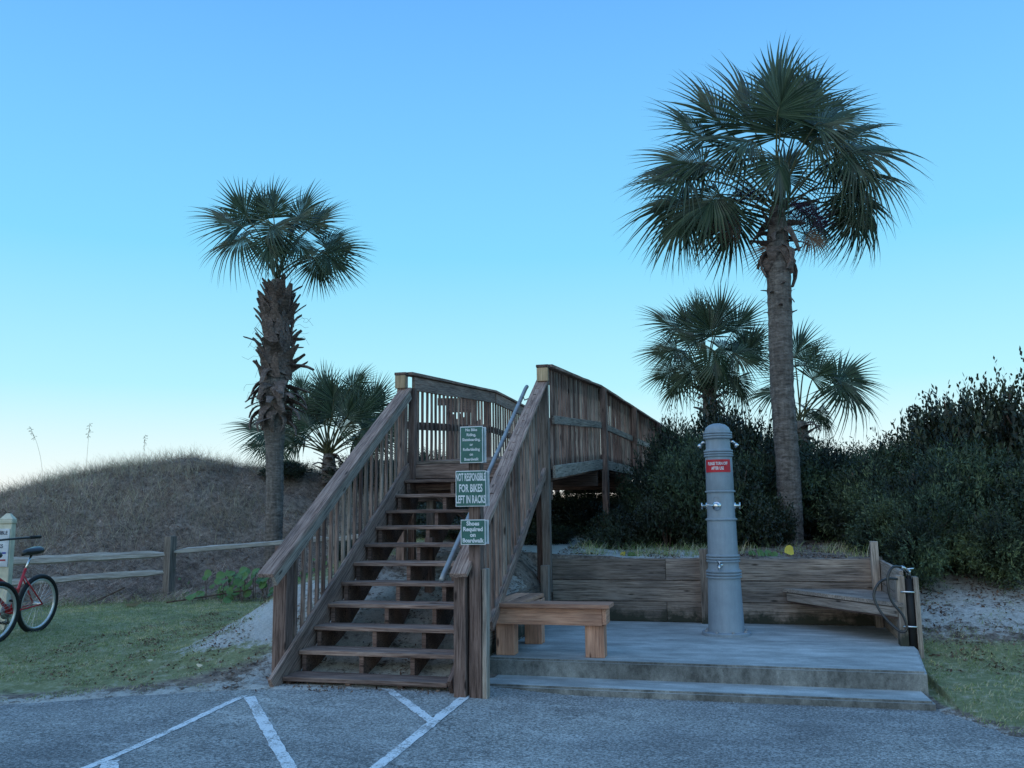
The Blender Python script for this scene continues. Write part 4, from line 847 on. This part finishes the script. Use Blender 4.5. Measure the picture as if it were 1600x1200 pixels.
# ------------------------------------------------------------------ shrubs
def bush_mesh(seed, nclump, leafL=.062, leafW=.0085, per=15, sl=.30, spikes=10, hz=1.0, ncl=14):
    r = np.random.default_rng(seed)
    lob = r.normal(0, 1, (ncl, 3)); lob /= np.linalg.norm(lob, axis=1)[:, None]; lob[:, 2] = np.abs(lob[:, 2])*.9-.15; lr = r.uniform(.24, .46, ncl); lc = lob*r.uniform(.45, .80, (ncl, 1))
    u = r.normal(0, 1, (nclump, 3)); u /= np.linalg.norm(u, axis=1)[:, None]; k = r.integers(0, ncl, nclump)
    c = lc[k]+u*(lr[k]*r.uniform(.35, 1.0, nclump)**.6)[:, None]; c[:, 2] = (c[:, 2]+.42)*hz*.72; keep = c[:, 2] > .02; c = c[keep]; u = u[keep]; n = len(c)
    dr = c.copy(); dr[:, 2] -= .2; dr = dr/np.linalg.norm(dr, axis=1)[:, None]*.8+u*.45+np.array([0, 0, .42])+r.normal(0, .40, (n, 3)); dr /= np.linalg.norm(dr, axis=1)[:, None]
    L = r.uniform(.6, 1.25, n)*sl; top = np.argsort(-c[:, 2])[:spikes*4][::4]; L[top] *= r.uniform(1.0, 1.3, len(top))
    t = np.linspace(.12, 1, per)[None, :, None]; P = c[:, None, :]+dr[:, None, :]*L[:, None, None]*t; P[:, :, 2] -= 0
    P = P.reshape(-1, 3); D = np.repeat(dr, per, 0); m = len(P)
    a = r.normal(0, 1, (m, 3)); a -= D*(a*D).sum(1)[:, None]; a /= np.linalg.norm(a, axis=1)[:, None]
    ld = a*.8+D*.65+r.normal(0, .15, (m, 3)); ld /= np.linalg.norm(ld, axis=1)[:, None]; sd = np.cross(ld, D+r.normal(0, .3, (m, 3))); sd /= np.linalg.norm(sd, axis=1)[:, None]
    ll = leafL*r.uniform(.6, 1.25, m)[:, None]; w = leafW*r.uniform(.7, 1.3, m)[:, None]
    q = np.stack([P, P+ld*ll*.5+sd*w, P+ld*ll, P+ld*ll*.5-sd*w], 1).reshape(-1, 3)
    return q, np.arange(m*4).reshape(-1, 4)
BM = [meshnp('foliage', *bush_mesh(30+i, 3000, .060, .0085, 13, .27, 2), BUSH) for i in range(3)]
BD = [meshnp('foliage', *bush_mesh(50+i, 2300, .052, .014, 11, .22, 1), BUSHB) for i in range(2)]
def stems_mesh(seed):
    r = random.Random(seed); parts = []
    for i in range(9):
        a = r.uniform(0, 6.28); R = r.uniform(.2, .6); parts.append(tube(spline([(r.uniform(-.05, .05), r.uniform(-.05, .05), -.1), (.35*R*math.cos(a), .35*R*math.sin(a), .35), (R*math.cos(a), R*math.sin(a), r.uniform(.65, .95))], 5), [.018-.001*j for j in range(11)], 5))
    return join(parts)
SM = [meshnp('stems', *stems_mesh(i), TWIG, True) for i in range(3)]
nb = 0
def bush(x, y, w, h, label, dark=False, group='wax myrtle shrubs behind the platform', dz_=0):
    global nb
    z = float(H(x, y))-.05+dz_; t = thing('shrub', label, 'shrub', (x, y, z), 0, group); t.rotation_euler = (0, 0, nb*2.1); t.scale = (w, w, h)
    obj('foliage', (BD if dark else BM)[nb % (2 if dark else 3)], t, (0, 0, 0)); obj('stems', SM[nb % 3], t, (0, 0, 0)); nb += 1; return t
GB = 'shrub thicket right of the boardwalk'
for x, y, w, h, dk, l in [
    (3.0, 6.6, .76, 1.68, 0, 'shrub at the left end of the thicket, touching boardwalk rail'), (3.35, 5.7, .80, 1.45, 0, 'rounded dark shrub directly behind the shower column top'),
    (3.75, 5.5, .72, 1.15, 1, 'low broad-leaved shrub left of the tallest palm trunk'), (3.6, 7.6, 1.0, 2.15, 1, 'dark shrub beneath the medium palm crown'), (4.6, 7.4, 1.05, 1.6, 0, 'tall shrub hidden behind the tallest palm trunk'),
    (5.75, 6.3, .85, 1.28, 0, 'shrub just right of the tallest palm trunk behind wall'), (6.1, 6.6, .95, 1.38, 0, 'feathery shrub with upright shoots behind the corner post'), (5.85, 4.9, .72, 1.0, 0, 'lower shrub leaning over the wall corner'),
    (6.35, 5.2, .90, 1.30, 0, 'leafy shrub right of the corner post'), (6.0, 4.3, .68, .95, 0, 'small light green shrub beside the pipe post'), (6.8, 5.6, 1.0, 1.5, 0, 'large shrub in the middle of the right thicket'),
    (7.2, 6.9, 1.15, 2.35, 1, 'tall dark shrub rising highest at right'), (8.2, 6.3, 1.25, 2.5, 1, 'tallest dark shrub at the right picture edge'), (7.6, 4.9, .95, 1.35, 0, 'spreading shrub low at right edge'),
    (6.75, 4.35, .70, .85, 0, 'lowest bright shrub at thicket foot'), (8.7, 5.0, 1.1, 1.9, 1, 'dense shrub cut by the right picture edge'), (5.2, 7.7, 1.0, 1.45, 0, 'shrub behind the leaning palm base'), (6.2, 7.9, 1.1, 1.4, 0, 'back row shrub under open sky at right'),
    (2.95, 8.2, .9, 1.75, 1, 'back row shrub beside boardwalk rail'), (4.2, 9.2, 1.1, 1.8, 1, 'far shrub behind the medium palm'), (5.9, 9.6, 1.2, 1.4, 0, 'far shrub behind the right thicket'), (7.6, 8.6, 1.2, 2.0, 1, 'far dark shrub behind tallest shrubs'),
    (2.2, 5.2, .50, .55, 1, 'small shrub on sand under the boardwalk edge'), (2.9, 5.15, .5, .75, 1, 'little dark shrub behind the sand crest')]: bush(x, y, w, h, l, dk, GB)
GL = 'shrubs beneath and left of the boardwalk'
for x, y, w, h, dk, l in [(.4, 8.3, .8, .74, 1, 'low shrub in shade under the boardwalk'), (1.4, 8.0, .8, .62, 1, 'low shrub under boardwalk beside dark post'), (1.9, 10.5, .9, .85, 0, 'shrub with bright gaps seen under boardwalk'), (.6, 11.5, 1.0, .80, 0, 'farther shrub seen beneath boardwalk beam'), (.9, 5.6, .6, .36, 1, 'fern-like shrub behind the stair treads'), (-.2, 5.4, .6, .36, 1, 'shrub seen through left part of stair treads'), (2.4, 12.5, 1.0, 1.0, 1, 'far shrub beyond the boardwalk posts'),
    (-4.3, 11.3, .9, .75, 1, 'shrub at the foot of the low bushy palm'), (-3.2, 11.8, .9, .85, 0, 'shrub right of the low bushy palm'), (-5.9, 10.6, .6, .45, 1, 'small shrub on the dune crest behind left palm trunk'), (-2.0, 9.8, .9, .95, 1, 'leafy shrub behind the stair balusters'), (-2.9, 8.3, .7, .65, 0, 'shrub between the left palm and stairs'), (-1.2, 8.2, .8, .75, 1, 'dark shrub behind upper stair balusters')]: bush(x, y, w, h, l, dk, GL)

# ------------------------------------------------------------------ big-leaved plants
def disc_leaf(seed, n=9):
    r = random.Random(seed); V = [(0, 0, 0)]
    for i in range(n): a = 2*math.pi*i/n; q = 1+.12*r.uniform(-1, 1); V.append((math.cos(a)*q, math.sin(a)*q*.92, .16*math.cos(2*a)+.06))
    return V, [(0, 1+i, 1+(i+1) % n) for i in range(n)]
DL = [meshnp('leaf', *disc_leaf(i), BROAD) for i in range(3)]; DY = meshnp('leaf', *disc_leaf(9), YELLOW)
def broad(label, pts, size, yellow=0, group=None, cat='plant', name='vine_plant'):
    x0, y0 = pts[0][:2]; t = thing(name, label, cat, (x0, y0, float(H(x0, y0))), 0, group); parts = []
    for i, (x, y, h) in enumerate(pts):
        z = float(H(x, y)); R = Matrix.Rotation(random.uniform(0, 6), 4, 'Z') @ Matrix.Rotation(random.uniform(.3, 1.3), 4, 'X'); R = Matrix.Rotation(random.uniform(-.8, .8), 4, 'Z') @ Matrix.Rotation(random.uniform(.5, 1.2), 4, 'X') @ Matrix.Rotation(random.uniform(0, 6), 4, 'Z')
        s = size*random.uniform(.6, 1.15); R = R @ Matrix.Scale(s, 4); R.translation = (x, y, z+h); o = obj('leaf', DY if i < yellow else DL[i % 3], t, mw=R)
        parts.append(tube([(x+random.uniform(-.1, .1), y+random.uniform(-.05, .1), z-.02), (x, y, z+h)], .004, 4, False))
    
    for v, f in parts: obj('stem', meshnp('stem', v, f, TWIG), t)
r_ = random.Random(5)
broad('green round-leaved vine hanging under the fence rail', [(-3.75+r_.gauss(0, .38), 5.35+r_.gauss(0, .18), r_.uniform(.04, .50)) for i in range(60)], .075)
broad('sparse pale-leaved vine on the dune above the fence', [(-4.6+r_.gauss(0, .6), 6.2+r_.gauss(0, .4), r_.uniform(.05, .2)) for i in range(9)], .05)
broad('green creeper at foot of the left palm', [(-3.1+r_.gauss(0, .4), 6.9+r_.gauss(0, .4), r_.uniform(.05, .5)) for i in range(40)], .06)
broad('yellow-leaved pennywort peeping over the wall', [(4.42, 3.85, .06), (4.25, 3.82, .02), (4.1, 3.84, .03), (4.18, 3.88, .04), (4.0, 3.9, .02)], .065, 1)
broad('small yellow leaf plant on the sand behind wall', [(2.45, 3.95, .02), (2.55, 4.0, .01)], .05, 1)

# ------------------------------------------------------------------ grass, straw and litter (uncountable)
def blades(n, xs, ys, accept, h, w, lean, m, name, seed, segs=2, curl=.5, z0=-.01, sy=1):
    r = np.random.default_rng(seed); x = r.uniform(*xs, n); y = r.uniform(*ys, n); k = accept(x, y, r); x = x[k]; y = y[k]; n = len(x)
    z = H(x, y)+z0; P = np.stack([x, y, z], 1); a = r.uniform(0, 6.283, n); d_ = np.stack([np.cos(a), np.sin(a)*sy, 0*a], 1); hh = r.uniform(h[0], h[1], n)[:, None]; ln = r.uniform(lean[0], lean[1], n)[:, None]
    s = np.stack([-np.sin(a+.8), np.cos(a+.8), 0*a], 1)*r.uniform(w[0], w[1], n)[:, None]; V = []; up = np.array([0, 0, 1.])
    for i in range(segs+1):
        t = i/segs; q = P+up*hh*(t-curl*.5*t*t*ln)+d_*hh*ln*(t*.5+t*t*.5)
        if i < segs: V += [q-s*(1-t*.6), q+s*(1-t*.6)]
        else: V += [q]
    V = np.stack(V, 1); k = V.shape[1]; b = np.arange(n)[:, None]*k; F = []
    tri = []
    for i in range(segs-1): tri += [(2*i, 2*i+1, 2*i+3), (2*i, 2*i+3, 2*i+2)]
    i = segs-1; tri += [(2*i, 2*i+1, 2*i+2)]
    F = (b[:, None, :]+np.array(tri)[None]).reshape(-1, 3)
    me = meshnp(name, V.reshape(-1, 3), F, m); return me
ed = asph_edge
dn = lambda x, y: ((x+5)*.55-(y-5.2)*.83)       # >0 on the lawn side of the fence line
lawnok = lambda x, y, r: (y > ed(x)+.1) & (dn(x, y) > r.uniform(-.5, .35, len(x))) & (fb(x, y, 2)+fb2(x, y, 6)*.6+r.normal(0, .2, len(x)) > .02-.7*ss(.3, 1.6, y-ed(x))+.75*np.exp(-((x+1.0)/.8)**4-((y-1.2)/.8)**4)+.35*ss(-1.2,-.3,x)) & (x < -.15)
tag(obj('lawn_grass', blades(230000, (-9, -.2), (-2.5, 6.5), lawnok, (.015, .05), (.0016, .0035), (.3, 1.4), LAWN, 'lawn_grass', 1)), 'short mown green grass left of the stairs', 'grass', kind='stuff')
lok2 = lambda x, y, r: (x > 5.32+np.clip(y-1, 0, 1)*.16) & (y > ed(x)+.05) & (fb(x, y, 3)+fb2(x, y, 9)*.5+r.normal(0, .3, len(x)) > -.15-.3*ss(.2, 1.2, y-ed(x))+1.0*ss(2.2, 3.2, y))
tag(obj('roadside_grass', blades(70000, (5.2, 9.5), (-3.5, 3.6), lok2, (.015, .06), (.0016, .0035), (.3, 1.4), LAWN, 'roadside_grass', 2)), 'patchy grass on sand right of the platform', 'grass', kind='stuff')
dok = lambda x, y, r: (dn(x, y) < .15) & (x < -.9) & (H(x, y) > .12) & ((x+1)*.5+(y-6)*.2 < 1.4)
tag(obj('dune_straw', blades(105000, (-15, -.9), (1.5, 15), dok, (.06, .36), (.0020, .0046), (.9, 3.4), DRYD, 'dune_straw', 3, 4, .62, .01)), 'tangled brown dry vines matting the dune slope', 'dry brush', kind='stuff')
dok2 = lambda x, y, r: (dn(x, y) < -.4) & (x < -2.0) & (H(x, y) > 1.0+r.normal(0, .35, len(x))-.5*(x < -8)) & (fb(x, y, 1.2) > -.1-.5*(x < -8.5)+r.normal(0, .2, len(x)))
tag(obj('dune_grass', blades(80000, (-18, -2), (0, 15), dok2, (.15, .50), (.0014, .0032), (.15, 1.0), DRY, 'dune_grass', 4, 4, .4)), 'pale dry grass standing on the dune crest', 'dune grass', kind='stuff')
vk = lambda x, y, r: (dn(x, y) < .5) & (dn(x, y) > -1.0) & (fb(x, y, 2.0)+r.normal(0, .3, len(x)) > .0+.5*(x < -6.5))
tag(obj('verge_weeds', blades(16000, (-8, -.8), (2, 7.5), vk, (.06, .22), (.002, .005), (.3, 1.6), LAWN, 'verge_weeds', 5, 3)), 'green weeds growing along the fence foot', 'weeds', kind='stuff')
sk = lambda x, y, r: (H(x, y) > .15) & (fb(x, y, 3)+r.normal(0, .3, len(x)) > .3)
tag(obj('bank_weeds', blades(5000, (1.7, 5.3), (3.68, 5.0), sk, (.05, .20), (.0015, .004), (.2, 1.2), LAWN, 'bank_weeds', 6, 3)), 'weeds on the sand behind the plank wall', 'weeds', kind='stuff')
def litter(n, xs, ys, acc, size, m, name, label, seed, cat='leaf litter'):
    r = np.random.default_rng(seed); x = r.uniform(*xs, n); y = r.uniform(*ys, n); k = acc(x, y, r); x, y = x[k], y[k]; n = len(x); P = np.stack([x, y, np.maximum(H(x, y), np.where(y < ed(x)+.1, hA(x, y)+.006, -9))+.008], 1)
    a = r.uniform(0, 6.28, n); L = r.uniform(*size, n)[:, None]; u = np.stack([np.cos(a), np.sin(a), r.normal(0, .35, n)], 1)*L; v = np.stack([-np.sin(a), np.cos(a), r.normal(0, .4, n)], 1)*L*r.uniform(.15, .5, n)[:, None]
    V = np.stack([P-u, P-v, P+u, P+v], 1).reshape(-1, 3); V[:, 2] += 0; return tag(obj(name, meshnp(name, V, np.arange(n*4).reshape(-1, 4), m)), label, cat, kind='stuff')
litter(26000, (-3.2, 1.58), (-.3, 3.8), lambda x, y, r: (y > ed(x)-.15) & (fb2(x, y, 4)+r.normal(0, .35, len(x)) > .18), (.006, .022), LITTER, 'leaf_litter', 'dark leaf litter scattered over sand under the stairs', 1)
litter(16000, (1.65, 5.4), (3.63, 6.5), lambda x, y, r: (fb2(x, y, 4)+r.normal(0, .35, len(x)) > .1), (.006, .024), LITTER, 'bank_litter', 'leaf litter on the sand bank behind the wall', 2)
litter(22000, (5.5, 9.5), (1.6, 6.5), lambda x, y, r: (fb2(x, y, 4)+r.normal(0, .35, len(x)) > .1-.3*(y > 3.4)), (.006, .03), LITTER, 'thicket_litter', 'fallen leaves on sand before right thicket', 3)
litter(9000, (-8, 9), (-3, 1.0), lambda x, y, r: (np.abs(y-ed(x)-.08) < r.exponential(.09, len(x))), (.003, .012), LITTER, 'edge_debris', 'grit and debris along the asphalt edge', 4, 'debris')
DRIFT = leafm('drifted_sand_grains', [(.45, .42, .36), (.72, .69, .62)], 0, .95)
litter(60000, (-4, 9), (-3.2, .6), lambda x, y, r: ((ed(x)-y < r.exponential(.22+.25*np.clip(fb(x, y, 1.5), 0, 2), len(x))) & (y < ed(x)+.1) & (fb2(x, y, 5)+r.normal(0, .3, len(x)) > .0)), (.002, .007), DRIFT, 'drifted_sand', 'pale sand drifted onto the asphalt edge', 6, 'sand')
litter(26000, (-15, -1), (2, 14), lambda x, y, r: (dn(x, y) < .1) & (fb2(x, y, 3)+r.normal(0, .3, len(x)) > .1), (.01, .05), DRYD, 'dune_litter', 'dead leaves caught in the dune brush', 5)
# sea oats on the crest
OATS = ['tall sea oat stalk bowing left, leftmost on the dune crest', 'straight tall sea oat stalk, second from left on crest', 'third sea oat stalk from the left on the crest', 'short seed stalk on the dune crest nearest to its highest point', 'short seed stalk on the crest near the left palm trunk', 'shortest seed stalk just right of the dune top', 'last seed stalk on the crest beside the left palm', 'short seed stalk between second and third tall stalks', 'short seed stalk between the two leftmost tall stalks']
def stalk(x, y, h, lean, seed):
    r = random.Random(seed); z = float(H(x, y)); p = [Vector((x, y, z))+RT*(lean*t*t)+UPV*(h*t-.06*t**3) for t in (0, .25, .5, .75, 1)]; parts = [tube(spline(p, 4), .0028, 4, False)]
    e = p[-1]; d_ = (p[-1]-p[-2]).normalized()
    for i in range(22):
        q = e-d_*.012*i*1.2; parts.append(tube([q, q+Vector((r.gauss(0, .03), r.gauss(0, .03), r.uniform(-.05, .01)))], [.002, .006], 4))
    V, F = join(parts); return tag(obj('sea_oat', meshnp('sea_oat', V, F, DRY)), OATS[seed], 'dune grass', 'sea oat stalks on the dune crest')
for i, (x, y, h, l) in enumerate([(-10.35, 8.3, 1.35, -.35), (-9.75, 8.85, 1.25, .02), (-8.9, 9.6, .8, .03)]): stalk(x, y, h, l*(.35 if h < 1 else 1), i)
# sticks and stray leaves
def stick(pts, r, label, m=TWIG):
    V, F = tube(spline([(x, y, float(H(x, y))+h) for x, y, h in pts], 5), r, 6); tag(obj('dead_branch', meshnp('dead_branch', V, F, m, True)), label, 'branch')
stick([(-4.6, 4.7, .03), (-4.0, 5.1, .10), (-3.5, 5.3, .20)], .013, 'pale dead branch lying under the fence vine')
stick([(-5.9, 4.6, .02), (-5.75, 4.75, .1), (-5.5, 4.9, .22)], .012, 'short crooked stick by the fence post foot')
stick([(7.1, 3.9, .05), (7.5, 3.7, .15), (8.0, 3.65, .04)], .012, 'grey stick at the foot of right thicket')
def stray(x, y, s, label, m, z=0):
    V, F = disc_leaf(int(x*100) % 50); V = [(a*s, b*s*.5, c*s) for a, b, c in V]; o = obj('fallen_leaf', meshnp('fallen_leaf', V, F, m), None, (x, y, float(H(x, y))+.03+z)); o.rotation_euler = (.5, .1, x*7); tag(o, label, 'leaf')
stray(7.3, 3.55, .12, 'large pale dead leaf right of thicket foot', LITTER); stray(7.5, 3.1, .13, 'curled tan leaf on sand at right', DRY); stray(-4.95, 4.35, .14, 'curled dry leaf on grass near the fence post', DRY)
stray(-.95, .2, .04, 'small pale leaf on sand left of the stairs', DRY); stray(-1.6, .35, .035, 'tiny dry leaf on the lawn edge', DRY)
# far vegetation behind everything, low on the horizon
def far_scrub():
    r = np.random.default_rng(9); n = 60000; x = r.uniform(-40, 60, n); y = 19+r.uniform(0, 14, n); z = H(x, y)+r.uniform(0, 1, n)*(.35+.25*fb(x, y, .4)); P = np.stack([x, y, z], 1)
    u = r.normal(0, 1, (n, 3)); u /= np.linalg.norm(u, axis=1)[:, None]; v = np.cross(u, r.normal(0, 1, (n, 3))); v /= np.linalg.norm(v, axis=1)[:, None]
    V = np.stack([P-u*.12, P-v*.04, P+u*.12, P+v*.04], 1).reshape(-1, 3); return tag(obj('far_scrub', meshnp('far_scrub', V, np.arange(n*4).reshape(-1, 4), BUSHB)), 'low scrub on the far dunes', 'scrub', kind='stuff')
far_scrub()
